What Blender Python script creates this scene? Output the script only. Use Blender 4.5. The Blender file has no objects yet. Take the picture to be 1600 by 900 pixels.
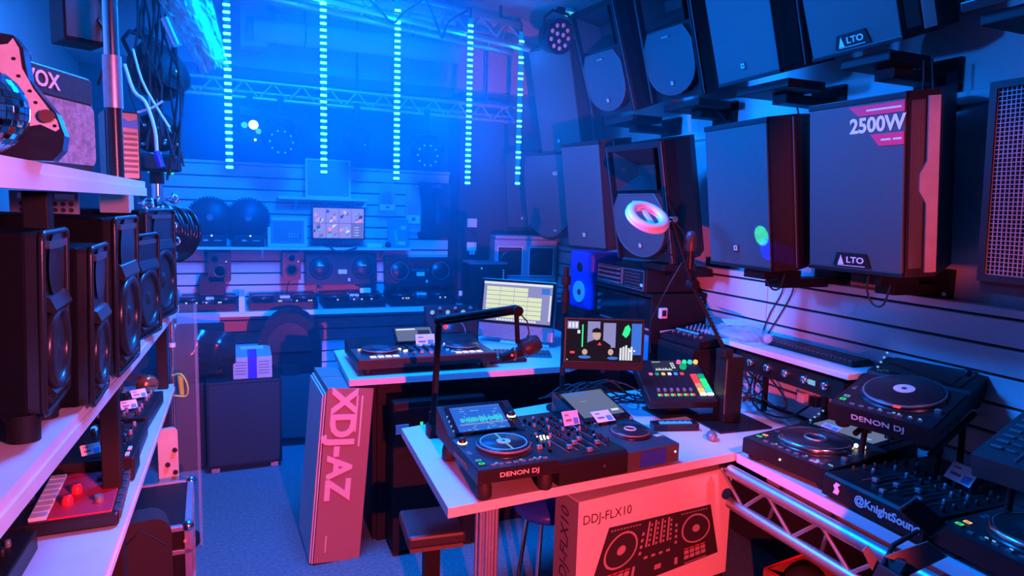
import bpy, bmesh, math, random
from mathutils import Matrix, Vector
random.seed(7)
SC = bpy.context.scene
COL = SC.collection
PI = math.pi

# ------------------------------------------------------------ camera, world, lights, exposure
cam = bpy.data.cameras.new('camera')
cam.sensor_width = 36.0
cam.lens = 23.4
cam.clip_start = 0.02
co = bpy.data.objects.new('camera', cam)
COL.objects.link(co)
co.matrix_world = Matrix(((0.926, 0.017, -0.376, 0.0), (-0.376, 0.119, -0.919, 0.0), (0.029, 0.993, 0.117, 1.65), (0, 0, 0, 1)))
SC.camera = co
SC.view_settings.view_transform = 'Standard'
SC.view_settings.look = 'None'
SC.view_settings.gamma = 1.0
SC.view_settings.use_curve_mapping = False
SC.view_settings.exposure = 0.0
W = bpy.data.worlds.new('world')
SC.world = W
W.use_nodes = True
W.node_tree.nodes['Background'].inputs['Color'].default_value = (0.02, 0.06, 0.4, 1)
W.node_tree.nodes['Background'].inputs['Strength'].default_value = 0.1
SC.cycles.volume_step_rate = 2.0
SC.cycles.volume_max_steps = 128
SC.cycles.max_bounces = 6
SC.cycles.volume_bounces = 0
SC.cycles.diffuse_bounces = 2
SC.cycles.transparent_max_bounces = 10
SC.cycles.caustics_reflective = False
SC.cycles.caustics_refractive = False
SC.cycles.sample_clamp_indirect = 4.0


def lamp(name, kind, loc, aim, col, power, size=0.3, spot=1.2, blend=0.6):
    l = bpy.data.lights.new(name, kind)
    l.color = col
    l.energy = power
    if kind == 'AREA':
        l.shape = 'DISK'
        l.size = size
    else:
        l.shadow_soft_size = size
    if kind == 'SPOT':
        l.spot_size = spot
        l.spot_blend = blend
    o = bpy.data.objects.new(name, l)
    COL.objects.link(o)
    o.location = loc
    if aim:
        o.rotation_euler = (Vector(aim) - Vector(loc)).to_track_quat('-Z', 'Y').to_euler()
    return o


# red wash lamp of the shop, behind the photographer
lamp('red_wash', 'SPOT', (0.5, 0.2, 0.97), (0.75, 2.2, 0.55), (1.0, 0.055, 0.06), 380, 0.015, 1.52, 0.5)
lamp('red_wash_wall', 'SPOT', (1.05, -0.15, 1.35), (2.16, 1.72, 1.75), (1.0, 0.07, 0.05), 165, 0.05, 0.42, 0.6)  # added spot that reddens the speaker side flanks only
lamp('pink_wash_table', 'SPOT', (1.6, 0.2, 2.3), (1.95, 2.3, 0.74), (1.0, 0.2, 0.42), 200, 0.1, 0.38, 0.8)  # added spot that tints the right end of the tabletop pink
lamp('pink_wash_left', 'SPOT', (0.95, -0.4, 1.9), (-0.35, 1.6, 1.4), (1.0, 0.17, 0.42), 310, 0.15, 0.8, 0.8)
# two pencil beams that land on one loudspeaker grille
lamp('green_pencil_beam', 'SPOT', (-0.15, 2.9, 2.05), (1.88, 2.06, 1.58), (0.05, 1.0, 0.25), 1400, 0.0, 0.034, 0.2)
lamp('blue_pencil_beam', 'SPOT', (-0.15, 2.9, 2.05), (1.88, 2.03, 1.53), (0.0, 0.0, 1.0), 3000, 0.0, 0.036, 0.2)
# blue stage washes on the ceiling, the rear truss and the upper left
lamp('blue_wash_middle', 'AREA', (0.5, 2.75, 2.9), (0.6, 2.4, 0.7), (0.0, 0.18, 1.0), 200, 0.7)
lamp('blue_wash_side', 'SPOT', (-0.35, 2.45, 2.12), (2.1, 2.8, 2.05), (0.0, 0.17, 1.0), 420, 0.1, 1.0, 1.0)
lamp('blue_wash_front', 'SPOT', (0.9, 1.6, 2.88), (-1.0, 3.7, 2.45), (0.0, 0.19, 1.0), 420, 0.15, 1.0, 0.8)
lamp('blue_wash_gap', 'SPOT', (0.1, 1.45, 2.12), (2.42, 1.75, 2.14), (0.0, 0.19, 1.0), 110, 0.05, 0.75, 0.9)  # added mid-air spot that brightens the wall between the speaker rows
lamp('blue_wash_left', 'SPOT', (-0.1, 4.65, 2.3), (0.5, 1.6, 1.0), (0.0, 0.12, 1.0), 70, 0.15, 1.9, 1.0)
lamp('blue_wash_right', 'SPOT', (1.25, 4.65, 2.3), (1.6, 1.2, 1.2), (0.0, 0.12, 1.0), 70, 0.15, 1.9, 1.0)
lamp('blue_wash_back', 'SPOT', (0.5, 2.2, 2.8), (0.5, 5.4, 1.25), (0.0, 0.11, 1.0), 1700, 0.2, 1.25, 0.9)


# ------------------------------------------------------------ materials
MATS = {}


def M(name, col, rough=0.5, metal=0.0, emit=0.0, ecol=None, noise=0.0, nscale=20, bump=0.0, bscale=200, dots=0.0, alpha=1.0, trans=0.0, spec=0.5):
    m = bpy.data.materials.new(name)
    m.use_nodes = True
    nt = m.node_tree
    b = nt.nodes['Principled BSDF']
    c4 = (*col, 1)
    b.inputs['Base Color'].default_value = c4
    b.inputs['Roughness'].default_value = rough
    b.inputs['Metallic'].default_value = metal
    b.inputs['Alpha'].default_value = alpha
    b.inputs['Transmission Weight'].default_value = trans
    b.inputs['Specular IOR Level'].default_value = spec
    if emit:
        b.inputs['Emission Color'].default_value = (*(ecol or col), 1)
        b.inputs['Emission Strength'].default_value = emit
    tc = nt.nodes.new('ShaderNodeTexCoord')
    if noise:
        n = nt.nodes.new('ShaderNodeTexNoise')
        n.inputs['Scale'].default_value = nscale
        n.inputs['Detail'].default_value = 5
        nt.links.new(tc.outputs['Object'], n.inputs['Vector'])
        r = nt.nodes.new('ShaderNodeValToRGB')
        r.color_ramp.elements[0].position = 0.3
        r.color_ramp.elements[1].position = 0.7
        r.color_ramp.elements[0].color = (*[x * (1 - noise) for x in col], 1)
        r.color_ramp.elements[1].color = (*[min(1, x * (1 + noise)) for x in col], 1)
        nt.links.new(n.outputs['Fac'], r.inputs['Fac'])
        nt.links.new(r.outputs['Color'], b.inputs['Base Color'])
    if bump or dots:
        bp = nt.nodes.new('ShaderNodeBump')
        bp.inputs['Strength'].default_value = bump or dots
        bp.inputs['Distance'].default_value = 0.002
        if dots:
            t = nt.nodes.new('ShaderNodeTexVoronoi')
            t.inputs['Scale'].default_value = bscale
            t.inputs['Randomness'].default_value = 0.0
            nt.links.new(tc.outputs['Object'], t.inputs['Vector'])
            nt.links.new(t.outputs['Distance'], bp.inputs['Height'])
        else:
            t = nt.nodes.new('ShaderNodeTexNoise')
            t.inputs['Scale'].default_value = bscale
            t.inputs['Detail'].default_value = 3
            nt.links.new(tc.outputs['Object'], t.inputs['Vector'])
            nt.links.new(t.outputs['Fac'], bp.inputs['Height'])
        nt.links.new(bp.outputs['Normal'], b.inputs['Normal'])
    MATS[name] = m
    return m


def emat(name, col, s=1.0):
    return M(name, (0.006, 0.006, 0.006), 0.6, 0, s, col, spec=0.0)


blk = M('black_plastic', (0.011, 0.011, 0.013), 0.4, noise=0.15, nscale=40, spec=0.35)
blk2 = M('black_satin', (0.02, 0.02, 0.023), 0.28, noise=0.1, nscale=30, spec=0.45)
dgry = M('dark_grey_plastic', (0.06, 0.06, 0.065), 0.4, noise=0.1, nscale=30)
mgry = M('mid_grey_metal', (0.22, 0.22, 0.24), 0.4, 0.3, noise=0.1)
tex = M('black_textured_paint', (0.012, 0.012, 0.014), 0.55, bump=0.4, bscale=400, spec=0.22)
grl = M('black_steel_grille', (0.06, 0.061, 0.065), 0.5, 0.0, dots=0.7, bscale=260)
wlam = M('white_laminate', (0.72, 0.72, 0.74), 0.42, noise=0.02, nscale=8)
slatm = M('slatwall_laminate', (0.66, 0.66, 0.68), 0.5, noise=0.03, nscale=4)
woodg = M('greyed_pine', (0.62, 0.6, 0.6), 0.55, noise=0.08, nscale=6, bump=0.2, bscale=30)
wallp = M('painted_plaster', (0.6, 0.6, 0.62), 0.8, noise=0.06, nscale=3, bump=0.2, bscale=20)
wallb = M('black_painted_wall', (0.02, 0.021, 0.025), 0.8, noise=0.2, nscale=3)
ceilm = M('ceiling_paint', (0.38, 0.38, 0.4), 0.85, noise=0.1, nscale=2)
carpet = M('blue_grey_carpet', (0.09, 0.18, 0.2), 0.95, noise=0.25, nscale=60, bump=0.8, bscale=300)
card = M('white_carton', (0.72, 0.7, 0.7), 0.6, noise=0.03, nscale=5)
brown = M('brown_carton', (0.5, 0.4, 0.3), 0.75, noise=0.08, nscale=8)
redcard = M('grey_carton_print', (0.36, 0.22, 0.2), 0.6, noise=0.03, nscale=5)
ink = M('dark_ink', (0.03, 0.02, 0.025), 0.6)
ink2 = M('grey_ink', (0.2, 0.17, 0.18), 0.6)
ink3 = M('pale_ink', (0.8, 0.75, 0.75), 0.6)
inkmid = M('mid_ink', (0.4, 0.3, 0.32), 0.6)
white = M('white_plastic', (0.8, 0.8, 0.82), 0.35)
paper = M('white_paper', (0.8, 0.8, 0.8), 0.8)
bluep = M('blue_print', (0.1, 0.35, 0.7), 0.6)
redp = M('red_plastic', (0.75, 0.02, 0.05), 0.4)
redl = M('red_label', (0.85, 0.02, 0.08), 0.5)
chrome = M('chrome', (0.75, 0.76, 0.78), 0.18, 1.0)
alu = M('brushed_aluminium', (0.5, 0.51, 0.53), 0.42, 0.85, noise=0.08, nscale=50)
copper = M('copper_gloss', (0.45, 0.18, 0.1), 0.2, 0.7)
vinyl = M('matt_black_vinyl', (0.005, 0.005, 0.007), 0.7, bump=0.2, bscale=300, spec=0.08)
rubber = M('rubber', (0.01, 0.01, 0.011), 0.7)
cablem = M('cable_rubber', (0.012, 0.012, 0.014), 0.5)
cablew = M('white_cable', (0.7, 0.7, 0.72), 0.4)
cableg = M('yellow_green_cable', (0.5, 0.75, 0.1), 0.45)
grn = M('green_plastic', (0.1, 0.7, 0.2), 0.4)
blue = M('blue_plastic', (0.02, 0.06, 0.55), 0.35)
bluetape = M('blue_tape', (0.01, 0.03, 0.5), 0.3)
pane = M('clear_pane', (0.8, 0.85, 0.9), 0.08, alpha=0.05)
cone = M('speaker_cone', (0.03, 0.03, 0.034), 0.25)
conew = M('white_cone', (0.7, 0.7, 0.72), 0.4)
greycab = M('grey_cabinet', (0.3, 0.31, 0.33), 0.6, noise=0.05)
ampcloth = M('amp_grille_cloth', (0.3, 0.28, 0.3), 0.9, noise=0.35, nscale=90, bump=0.6, bscale=250)
pick = M('pale_pickguard', (0.75, 0.68, 0.68), 0.35, noise=0.08, nscale=40)
gtrm = M('dark_guitar_body', (0.02, 0.025, 0.04), 0.15)
mirror = M('mirror_tile', (0.85, 0.86, 0.9), 0.05, 1.0)
woodd = M('dark_wood', (0.12, 0.08, 0.06), 0.5, noise=0.3, nscale=10)
cream = M('cream_board', (0.65, 0.55, 0.4), 0.6, noise=0.1, nscale=8)
leather = M('dark_vinyl', (0.03, 0.028, 0.03), 0.45, bump=0.3, bscale=150)
fabric = M('black_fabric', (0.02, 0.02, 0.022), 0.9, bump=0.5, bscale=300)
poly = M('clear_polythene', (0.85, 0.9, 0.95), 0.12, alpha=0.3, bump=0.6, bscale=30)
acryl = M('clear_acrylic', (0.8, 0.85, 0.9), 0.08, alpha=0.13)
bagblk = M('black_polythene', (0.015, 0.015, 0.018), 0.18, bump=0.6, bscale=12)
glassb = M('black_glass', (0.01, 0.01, 0.012), 0.08)
binr = M('red_brown_crate', (0.3, 0.1, 0.08), 0.6, noise=0.2, nscale=10)
labelm = M('price_label', (0.85, 0.82, 0.84), 0.5)
led_c = emat('led_cyan', (0.08, 0.75, 1.0), 5.0)
strip_glow = emat('strip_body_glow', (0.0, 0.28, 1.0), 0.7)
flank = M('semi_gloss_flank', (0.42, 0.4, 0.4), 0.35, noise=0.08)
led_w = emat('led_white', (1.0, 0.95, 0.9), 1.6)
led_b = emat('led_blue', (0.02, 0.14, 1.0), 2.6)
led_g = emat('led_green', (0.03, 1.0, 0.35), 1.0)
led_gr = emat('led_dim_green', (0.0, 0.55, 0.3), 0.8)
led_a = emat('led_amber', (1.0, 0.5, 0.15), 1.4)
led_r = emat('led_red', (1.0, 0.05, 0.08), 1.3)
led_p = emat('led_pink', (1.0, 0.15, 0.5), 1.0)
led_t = emat('led_teal', (0.05, 0.75, 0.8), 1.0)
led_l = emat('led_lilac', (0.75, 0.7, 1.0), 1.3)
scr_d = emat('screen_dark', (0.02, 0.03, 0.06), 1.0)
scr_db = emat('screen_navy', (0.02, 0.14, 0.7), 1.0)
scr_g = emat('screen_grey', (0.16, 0.2, 0.36), 0.8)
scr_w = emat('screen_white', (0.8, 0.85, 0.9), 0.95)
scr_y = emat('screen_pale_yellow', (0.78, 0.88, 0.55), 0.95)
scr_v = emat('screen_violet', (0.3, 0.3, 0.62), 0.9)
scr_b = emat('screen_blue', (0.05, 0.2, 0.8), 0.9)
scr_lb = emat('screen_light_blue', (0.2, 0.5, 0.85), 0.9)
scr_k = emat('screen_black', (0.006, 0.007, 0.012), 1.0)
scr_s = emat('screen_skin', (0.75, 0.5, 0.42), 0.8)
scr_o = emat('screen_orange', (0.9, 0.35, 0.25), 0.9)


# ------------------------------------------------------------ mesh helpers
class B:
    def __init__(s):
        s.bm = bmesh.new()

    def raw(s, vs, fs, smooth=False):
        v = [s.bm.verts.new(p) for p in vs]
        out = []
        for f in fs:
            try:
                q = s.bm.faces.new([v[i] for i in f])
                q.smooth = smooth
                out.append(q)
            except ValueError:
                pass
        return s

    def box(s, a, b, bev=0.0, M4=None):
        r = bmesh.ops.create_cube(s.bm, size=1.0)
        vs = r['verts']
        sx, sy, sz = (b[i] - a[i] for i in range(3))
        for v in vs:
            v.co = Vector(((v.co.x + .5) * sx + a[0], (v.co.y + .5) * sy + a[1], (v.co.z + .5) * sz + a[2]))
        geo = vs
        if bev:
            es = list({e for v in vs for e in v.link_edges})
            rr = bmesh.ops.bevel(s.bm, geom=es, offset=bev, segments=2, affect='EDGES', profile=0.5)
            geo = list({v for f in rr['faces'] for v in f.verts} | {v for v in vs if v.is_valid})
        if M4 is not None:
            for v in geo:
                v.co = M4 @ v.co
        return s

    def prism(s, poly, a, b, axis='y', smooth=False):
        # polygon in the two other axes, extruded along axis from a to b
        def P(u, v, t):
            return {'y': (u, t, v), 'z': (u, v, t), 'x': (t, u, v)}[axis]
        n = len(poly)
        vs = [P(u, v, a) for u, v in poly] + [P(u, v, b) for u, v in poly]
        s.raw(vs, [tuple(range(n))[::-1], tuple(range(n, 2 * n))])
        s.raw(vs, [(i, (i + 1) % n, n + (i + 1) % n, n + i) for i in range(n)], smooth)
        return s

    def cyl(s, p, q, r, r2=None, n=14):
        p, q = Vector(p), Vector(q)
        r2 = r if r2 is None else r2
        d = (q - p).normalized()
        u = d.orthogonal().normalized()
        w = d.cross(u)
        vs = []
        for c, rr in ((p, r), (q, r2)):
            for i in range(n):
                t = 2 * PI * i / n
                vs.append(c + u * math.cos(t) * rr + w * math.sin(t) * rr)
        s.raw(vs, [(i, (i + 1) % n, n + (i + 1) % n, n + i) for i in range(n)], True)
        s.raw(vs, [tuple(range(n))[::-1], tuple(range(n, 2 * n))])
        return s

    def tube(s, pts, r, n=6):
        pts = [Vector(p) for p in pts]
        rings = []
        u = None
        for i, p in enumerate(pts):
            d = (pts[min(i + 1, len(pts) - 1)] - pts[max(i - 1, 0)]).normalized()
            if u is None:
                u = d.orthogonal().normalized()
            u = (u - d * u.dot(d)).normalized()
            w = d.cross(u)
            rings.append([p + (u * math.cos(2 * PI * k / n) + w * math.sin(2 * PI * k / n)) * r for k in range(n)])
        vs = [v for g in rings for v in g]
        fs = []
        for i in range(len(rings) - 1):
            for k in range(n):
                fs.append((i * n + k, i * n + (k + 1) % n, (i + 1) * n + (k + 1) % n, (i + 1) * n + k))
        s.raw(vs, fs, True)
        s.raw(vs, [tuple(range(n))[::-1], tuple(range(len(vs) - n, len(vs)))])
        return s

    def lathe(s, prof, c=(0, 0, 0), axis='z', n=24, smooth=True):
        # prof: (radius, height) pairs along the axis
        c = Vector(c)

        def P(x, y, h):
            return {'z': Vector((x, y, h)), 'y': Vector((x, -h, y)), 'x': Vector((h, x, y))}[axis] + c
        vs = []
        for r, h in prof:
            for i in range(n):
                t = 2 * PI * i / n
                vs.append(P(r * math.cos(t), r * math.sin(t), h))
        fs = []
        for j in range(len(prof) - 1):
            for i in range(n):
                fs.append((j * n + i, j * n + (i + 1) % n, (j + 1) * n + (i + 1) % n, (j + 1) * n + i))
        s.raw(vs, fs, smooth)
        s.raw(vs, [tuple(range(n))[::-1], tuple(range(len(vs) - n, len(vs)))])
        return s

    def sphere(s, c, r, u=16, v=10, sc=(1, 1, 1)):
        mt = Matrix.Translation(c) @ Matrix.Diagonal((r * sc[0], r * sc[1], r * sc[2], 1))
        res = bmesh.ops.create_uvsphere(s.bm, u_segments=u, v_segments=v, radius=1, matrix=mt)
        for f in {f for vv in res['verts'] for f in vv.link_faces}:
            f.smooth = True
        return s

    def torus(s, c, R, r, axis='y', n=32, m=10, arc=2 * PI, flat=1.0):
        c = Vector(c)
        full = arc > 6.28
        N = n if full else n + 1
        vs = []
        for i in range(N):
            t = arc * i / n
            for j in range(m):
                q = 2 * PI * j / m
                rr = R + r * math.cos(q)
                x, y, h = rr * math.cos(t), rr * math.sin(t), r * flat * math.sin(q)
                vs.append({'z': Vector((x, y, h)), 'y': Vector((x, h, y)), 'x': Vector((h, x, y))}[axis] + c)
        fs = []
        for i in range(n):
            k = (i + 1) % N
            for j in range(m):
                fs.append((i * m + j, k * m + j, k * m + (j + 1) % m, i * m + (j + 1) % m))
        return s.raw(vs, fs, True)

    def xform(s, M4):
        bmesh.ops.transform(s.bm, matrix=M4, verts=s.bm.verts)
        return s

    def mesh(s, name, mat):
        bmesh.ops.recalc_face_normals(s.bm, faces=s.bm.faces)
        me = bpy.data.meshes.new(name)
        s.bm.to_mesh(me)
        s.bm.free()
        me.materials.append(mat)
        return me


def obj(name, b, mat, parent=None, loc=None, rot=None, label=None, kind=None):
    me = b if isinstance(b, bpy.types.Mesh) else b.mesh(name, mat)
    o = bpy.data.objects.new(name, me)
    COL.objects.link(o)
    if parent:
        o.parent = parent
    if loc:
        o.location = loc
    if rot:
        o.rotation_mode = 'YXZ'
        o.rotation_euler = rot
    if label:
        o['label'] = label
    if kind:
        o['kind'] = kind
    return o


def thing(name, label, cat, loc=(0, 0, 0), yaw=0.0, tilt=0.0, roll=0.0, group=None):
    o = bpy.data.objects.new(name, None)
    COL.objects.link(o)
    o.empty_display_size = 0.05
    o.location = loc
    o.rotation_mode = 'YXZ'
    o.rotation_euler = (tilt, roll, yaw)
    o['label'] = label
    o['category'] = cat
    if group:
        o['group'] = group
    return o


def solo(name, b, mat, label, cat, loc=(0, 0, 0), rot=(0, 0, 0), group=None, kind=None):
    o = obj(name, b, mat, None, loc, rot)
    o['label'] = label
    o['category'] = cat
    if group:
        o['group'] = group
    if kind:
        o['kind'] = kind
    return o


def struct(name, b, mat):
    o = obj(name, b, mat)
    o['kind'] = 'structure'
    return o


def bx(a, b, bev=0.0):
    return B().box(a, b, bev)


def txt(parent, s, size, pos, mat, face='front', ang=0.0, align='CENTER', bold=0.0, sx=1.0, ext=0.0006, name='lettering', shear=0.0):
    cu = bpy.data.curves.new('text', 'FONT')
    cu.body = s
    cu.size = size
    cu.align_x = align
    cu.align_y = 'CENTER'
    cu.extrude = ext
    cu.offset = bold * size
    cu.resolution_u = 3
    cu.shear = shear
    t = bpy.data.objects.new('text', cu)
    COL.objects.link(t)
    bpy.context.view_layer.update()
    me = bpy.data.meshes.new_from_object(t.evaluated_get(bpy.context.evaluated_depsgraph_get()))
    bpy.data.objects.remove(t)
    bpy.data.curves.remove(cu)
    R = Matrix.Rotation(ang, 4, 'Z') @ Matrix.Diagonal((sx, 1, 1, 1))
    if face == 'front':
        R = Matrix.Rotation(PI / 2, 4, 'X') @ R
    elif face == 'left':    # on a face that looks towards -x
        R = Matrix.Rotation(-PI / 2, 4, 'Z') @ Matrix.Rotation(PI / 2, 4, 'X') @ R
    elif face == 'right':
        R = Matrix.Rotation(PI / 2, 4, 'Z') @ Matrix.Rotation(PI / 2, 4, 'X') @ R
    me.transform(Matrix.Translation(pos) @ R)
    me.materials.clear()
    me.materials.append(mat)
    return obj(name, me, mat, parent)


def frame_panel(b, x0, x1, z0, z1, t, y0, y1):
    # four bars of thickness t round a rectangle in the xz plane
    b.box((x0, y0, z0), (x1, y1, z0 + t)).box((x0, y0, z1 - t), (x1, y1, z1))
    b.box((x0, y0, z0 + t), (x0 + t, y1, z1 - t)).box((x1 - t, y0, z0 + t), (x1, y1, z1 - t))
    return b


def ellipse(cx, cy, rx, ry, n=24):
    return [(cx + rx * math.cos(2 * PI * i / n), cy + ry * math.sin(2 * PI * i / n)) for i in range(n)]


def rrect(x0, x1, y0, y1, r, n=4):
    out = []
    for cx, cy, a in ((x1 - r, y1 - r, 0), (x0 + r, y1 - r, 1), (x0 + r, y0 + r, 2), (x1 - r, y0 + r, 3)):
        for i in range(n + 1):
            t = (a + i / n) * PI / 2
            out.append((cx + r * math.cos(t), cy + r * math.sin(t)))
    return out


def rep(name, mesh_or_b, mat, parent, spots, rot=None):
    # alike parts sharing one mesh
    me = mesh_or_b if isinstance(mesh_or_b, bpy.types.Mesh) else mesh_or_b.mesh(name, mat)
    for p in spots:
        obj(name, me, mat, parent, p, rot)

# ------------------------------------------------------------ the room
struct('floor', bx((-1.05, -1.95, -0.05), (2.5, 5.55, 0.0)), carpet)
struct('ceiling', bx((-1.05, -1.95, 2.95), (2.5, 5.55, 3.02)), ceilm)
struct('wall_left', bx((-1.1, -1.95, 0.0), (-1.0, 5.55, 2.95)), wallp)
struct('wall_right', bx((2.42, -1.95, 0.0), (2.52, 5.55, 2.95)), wallp)
struct('wall_front', bx((-1.05, -2.0, 0.0), (2.5, -1.9, 2.95)), wallb)
struct('wall_back', bx((-1.05, 5.45, 0.0), (2.5, 5.55, 2.95)), wallb)
struct('trim_1', bx((-1.0, 5.02, 2.56), (2.42, 5.45, 2.95), 0.01), ceilm)        # bulkhead
struct('trim_2', bx((1.62, 5.12, 0.0), (2.42, 5.45, 2.56)), wallb)                # dark boxed-in corner
struct('trim_3', bx((-1.0, 5.2, 0.0), (-0.52, 5.45, 1.92)), wallb)               # dark boxed-in corner on the left
struct('trim_4', bx((2.395, -1.9, 2.07), (2.42, 5.1, 2.115), 0.004), slatm)       # rail between the speaker rows
for i, (y, zz) in enumerate(((3.1, 0.1), (4.4, 0.1))):
    struct('trim_%d' % (5 + i), bx((-1.0, y, 2.95 - zz), (2.42, y + 0.12, 2.95), 0.006), ceilm)   # ceiling joists

# added unseen fixture whose leaf keeps the red light off the back wall
t = thing('red_light_blocker', 'added unseen black fixture with a flat leaf that blocks red light', 'stage light', (0.5, 0.12, 0))
obj('housing', bx((-.08, -.12, .88), (.08, .04, 1.06), .006), tex, t)
obj('barn_door', bx((-.25, .38, .978), (.07, .383, 1.24)), tex, t)  # added leaf that shades the back wall from the red spot
obj('stand', B().cyl((0, -.04, 0), (0, -.04, .88), .015), tex, t)
obj('base', B().cyl((0, -.04, 0), (0, -.04, .02), .12), tex, t)

# stage haze in the rear half of the room
hz = bpy.data.materials.new('stage_haze')
hz.use_nodes = True
nt = hz.node_tree
nt.nodes.remove(nt.nodes['Principled BSDF'])
vsn = nt.nodes.new('ShaderNodeVolumeScatter')
vsn.inputs['Color'].default_value = (0.1, 0.75, 1, 1)  # blue tint put into the haze so it absorbs red light
vsn.inputs['Anisotropy'].default_value = 0.1
geo = nt.nodes.new('ShaderNodeNewGeometry')
sp_ = nt.nodes.new('ShaderNodeSeparateXYZ')
nt.links.new(geo.outputs['Position'], sp_.inputs[0])


def ramp(sock, a, b, c, d):
    n = nt.nodes.new('ShaderNodeMapRange')
    n.interpolation_type = 'SMOOTHSTEP'
    for k, v in zip((1, 2, 3, 4), (a, b, c, d)):
        n.inputs[k].default_value = v
    nt.links.new(sock, n.inputs[0])
    return n.outputs[0]


mu = nt.nodes.new('ShaderNodeMath')
mu.operation = 'MULTIPLY'
nt.links.new(ramp(sp_.outputs['Y'], 2.5, 4.2, 0.0, 0.34), mu.inputs[0])
nt.links.new(ramp(sp_.outputs['Z'], 1.1, 2.3, 0.22, 1.0), mu.inputs[1])
nt.links.new(mu.outputs[0], vsn.inputs['Density'])
nt.links.new(vsn.outputs[0], nt.nodes['Material Output'].inputs['Volume'])
o = obj('stage_haze', bx((-0.99, 2.5, 0.01), (2.41, 5.44, 2.94)), hz)
o['kind'] = 'stuff'
o['label'] = 'blue lit stage haze filling the rear half of the room'
o['category'] = 'haze'

struct('trim_7', bx((2.39, -1.9, 0.0), (2.42, 4.9, 0.7)), wallb)                    # added black sheet standing in for shade under the right counter

# slatwall of the back wall: every board is a piece
sw = struct('wall_back_slats', bx((-0.52, 5.425, 0.2), (1.62, 5.45, 1.93)), wallb)
me = bx((0, 0, 0), (1.066, 0.022, 0.079), 0.003).mesh('slat', slatm)
for r in range(19):
    for k in range(2):
        obj('slat', me, slatm, sw, (-0.52 + k * 1.071, 5.402, 0.22 + r * 0.09))
obj('top_rail', bx((-0.52, 5.38, 1.925), (1.62, 5.45, 1.945), 0.003), slatm, sw)
# slatwall of the right wall
sr = struct('wall_right_slats', bx((2.375, -1.5, 0.7), (2.42, 5.1, 1.35)), wallb)
me = bx((0, 0, 0), (0.024, 1.196, 0.088), 0.003).mesh('slat', slatm)
for r in range(6):
    for k in range(5):
        obj('slat', me, slatm, sr, (2.351, -0.94 + k * 1.2 - 0.17, 0.755 + r * 0.098))
obj('top_rail', bx((2.345, -1.1, 1.343), (2.42, 4.9, 1.372), 0.004), slatm, sr)


# ------------------------------------------------------------ worktops
def worktop(name, poly, z, t, mat, label, cat='worktop'):
    return solo(name, B().prism(poly, z - t, z, 'z'), mat, label, cat)


t = thing('demo_table', 'white laminate table in the middle carrying two deck players and a mixer', 'table', (0, 0, 0))
obj('tabletop', B().prism([(0.572, 1.86), (1.782, 1.972), (2.345, 2.02), (2.345, 2.9), (1.72, 2.86), (0.602, 2.63)], 0.707, 0.74, 'z'), wlam, t)
b = B().cyl((0.785, 2.09, 0.0), (0.785, 2.09, 0.707), 0.034, n=20)
for i in range(10):
    a = 2 * PI * i / 10
    b.cyl((0.785 + .036 * math.cos(a), 2.09 + .036 * math.sin(a), 0.02), (0.785 + .036 * math.cos(a), 2.09 + .036 * math.sin(a), 0.70), 0.007, n=6)
obj('leg', b, alu, t, label='ribbed shiny column leg')
obj('leg', B().cyl((2.2, 2.75, 0), (2.2, 2.75, 0.707), 0.03), alu, t)
obj('under_rail', bx((0.9, 2.05, 0.665), (2.1, 2.08, 0.705)), tex, t)

t = thing('wall_counter', 'long white counter along the right wall under the decks', 'counter', (0, 0, 0))
obj('worktop', B().prism([(1.752, -0.6), (2.345, -0.6), (2.345, 2.012), (1.762, 1.962)], 0.705, 0.74, 'z'), wlam, t)
obj('leg', bx((2.25, -0.5, 0), (2.31, -0.44, 0.705)), alu, t)
obj('leg', bx((2.25, 1.2, 0), (2.31, 1.26, 0.705)), alu, t)

# truss that carries the counter front
t = thing('truss_beam', 'aluminium lattice truss running under the right counter edge', 'truss', (0, 0, 0))
obj('chord', B().cyl((1.725, -0.5, 0.68), (1.725, 1.95, 0.68), 0.024), alu, t)
obj('chord', B().cyl((1.735, -0.5, 0.55), (1.735, 1.95, 0.55), 0.022), alu, t)
obj('chord', B().cyl((1.93, -0.5, 0.62), (1.93, 1.95, 0.62), 0.022), alu, t)
for k in range(10):
    y = -0.4 + k * 0.24
    obj('brace', B().cyl((1.725, y, 0.67), (1.735, y + 0.12, 0.56), 0.007, n=8), alu, t)
    obj('brace', B().cyl((1.735, y + 0.12, 0.56), (1.725, y + 0.24, 0.67), 0.007, n=8), alu, t)
    obj('brace', B().cyl((1.74, y, 0.55), (1.92, y + 0.12, 0.62), 0.007, n=8), alu, t)
obj('post', B().cyl((1.9, 1.2, 0.0), (1.9, 1.2, 0.62), 0.025), alu, t)

t = thing('rear_desk', 'desk with white top and black front holding the large controller', 'desk', (0, 0, 0))
obj('desktop', B().prism([(0.446, 3.01), (1.56, 2.985), (1.98, 3.25), (1.98, 4.0), (0.46, 3.66)], 0.83, 0.86, 'z'), wlam, t)
obj('front_panel', bx((0.6, 3.14, 0.0), (1.95, 3.16, 0.83)), tex, t)
obj('side_panel', bx((0.58, 3.16, 0.0), (0.6, 3.6, 0.83)), tex, t)
obj('side_panel', bx((1.93, 3.16, 0.0), (1.95, 3.9, 0.83)), tex, t)
b = B()
for i in range(22):
    b.box((0.98 + i * 0.014, 3.138, 0.745), (0.989 + i * 0.014, 3.14, 0.75 + 0.004 * (i % 3)))
obj('printed_line', b, dgry, t, kind='stuff')

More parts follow.
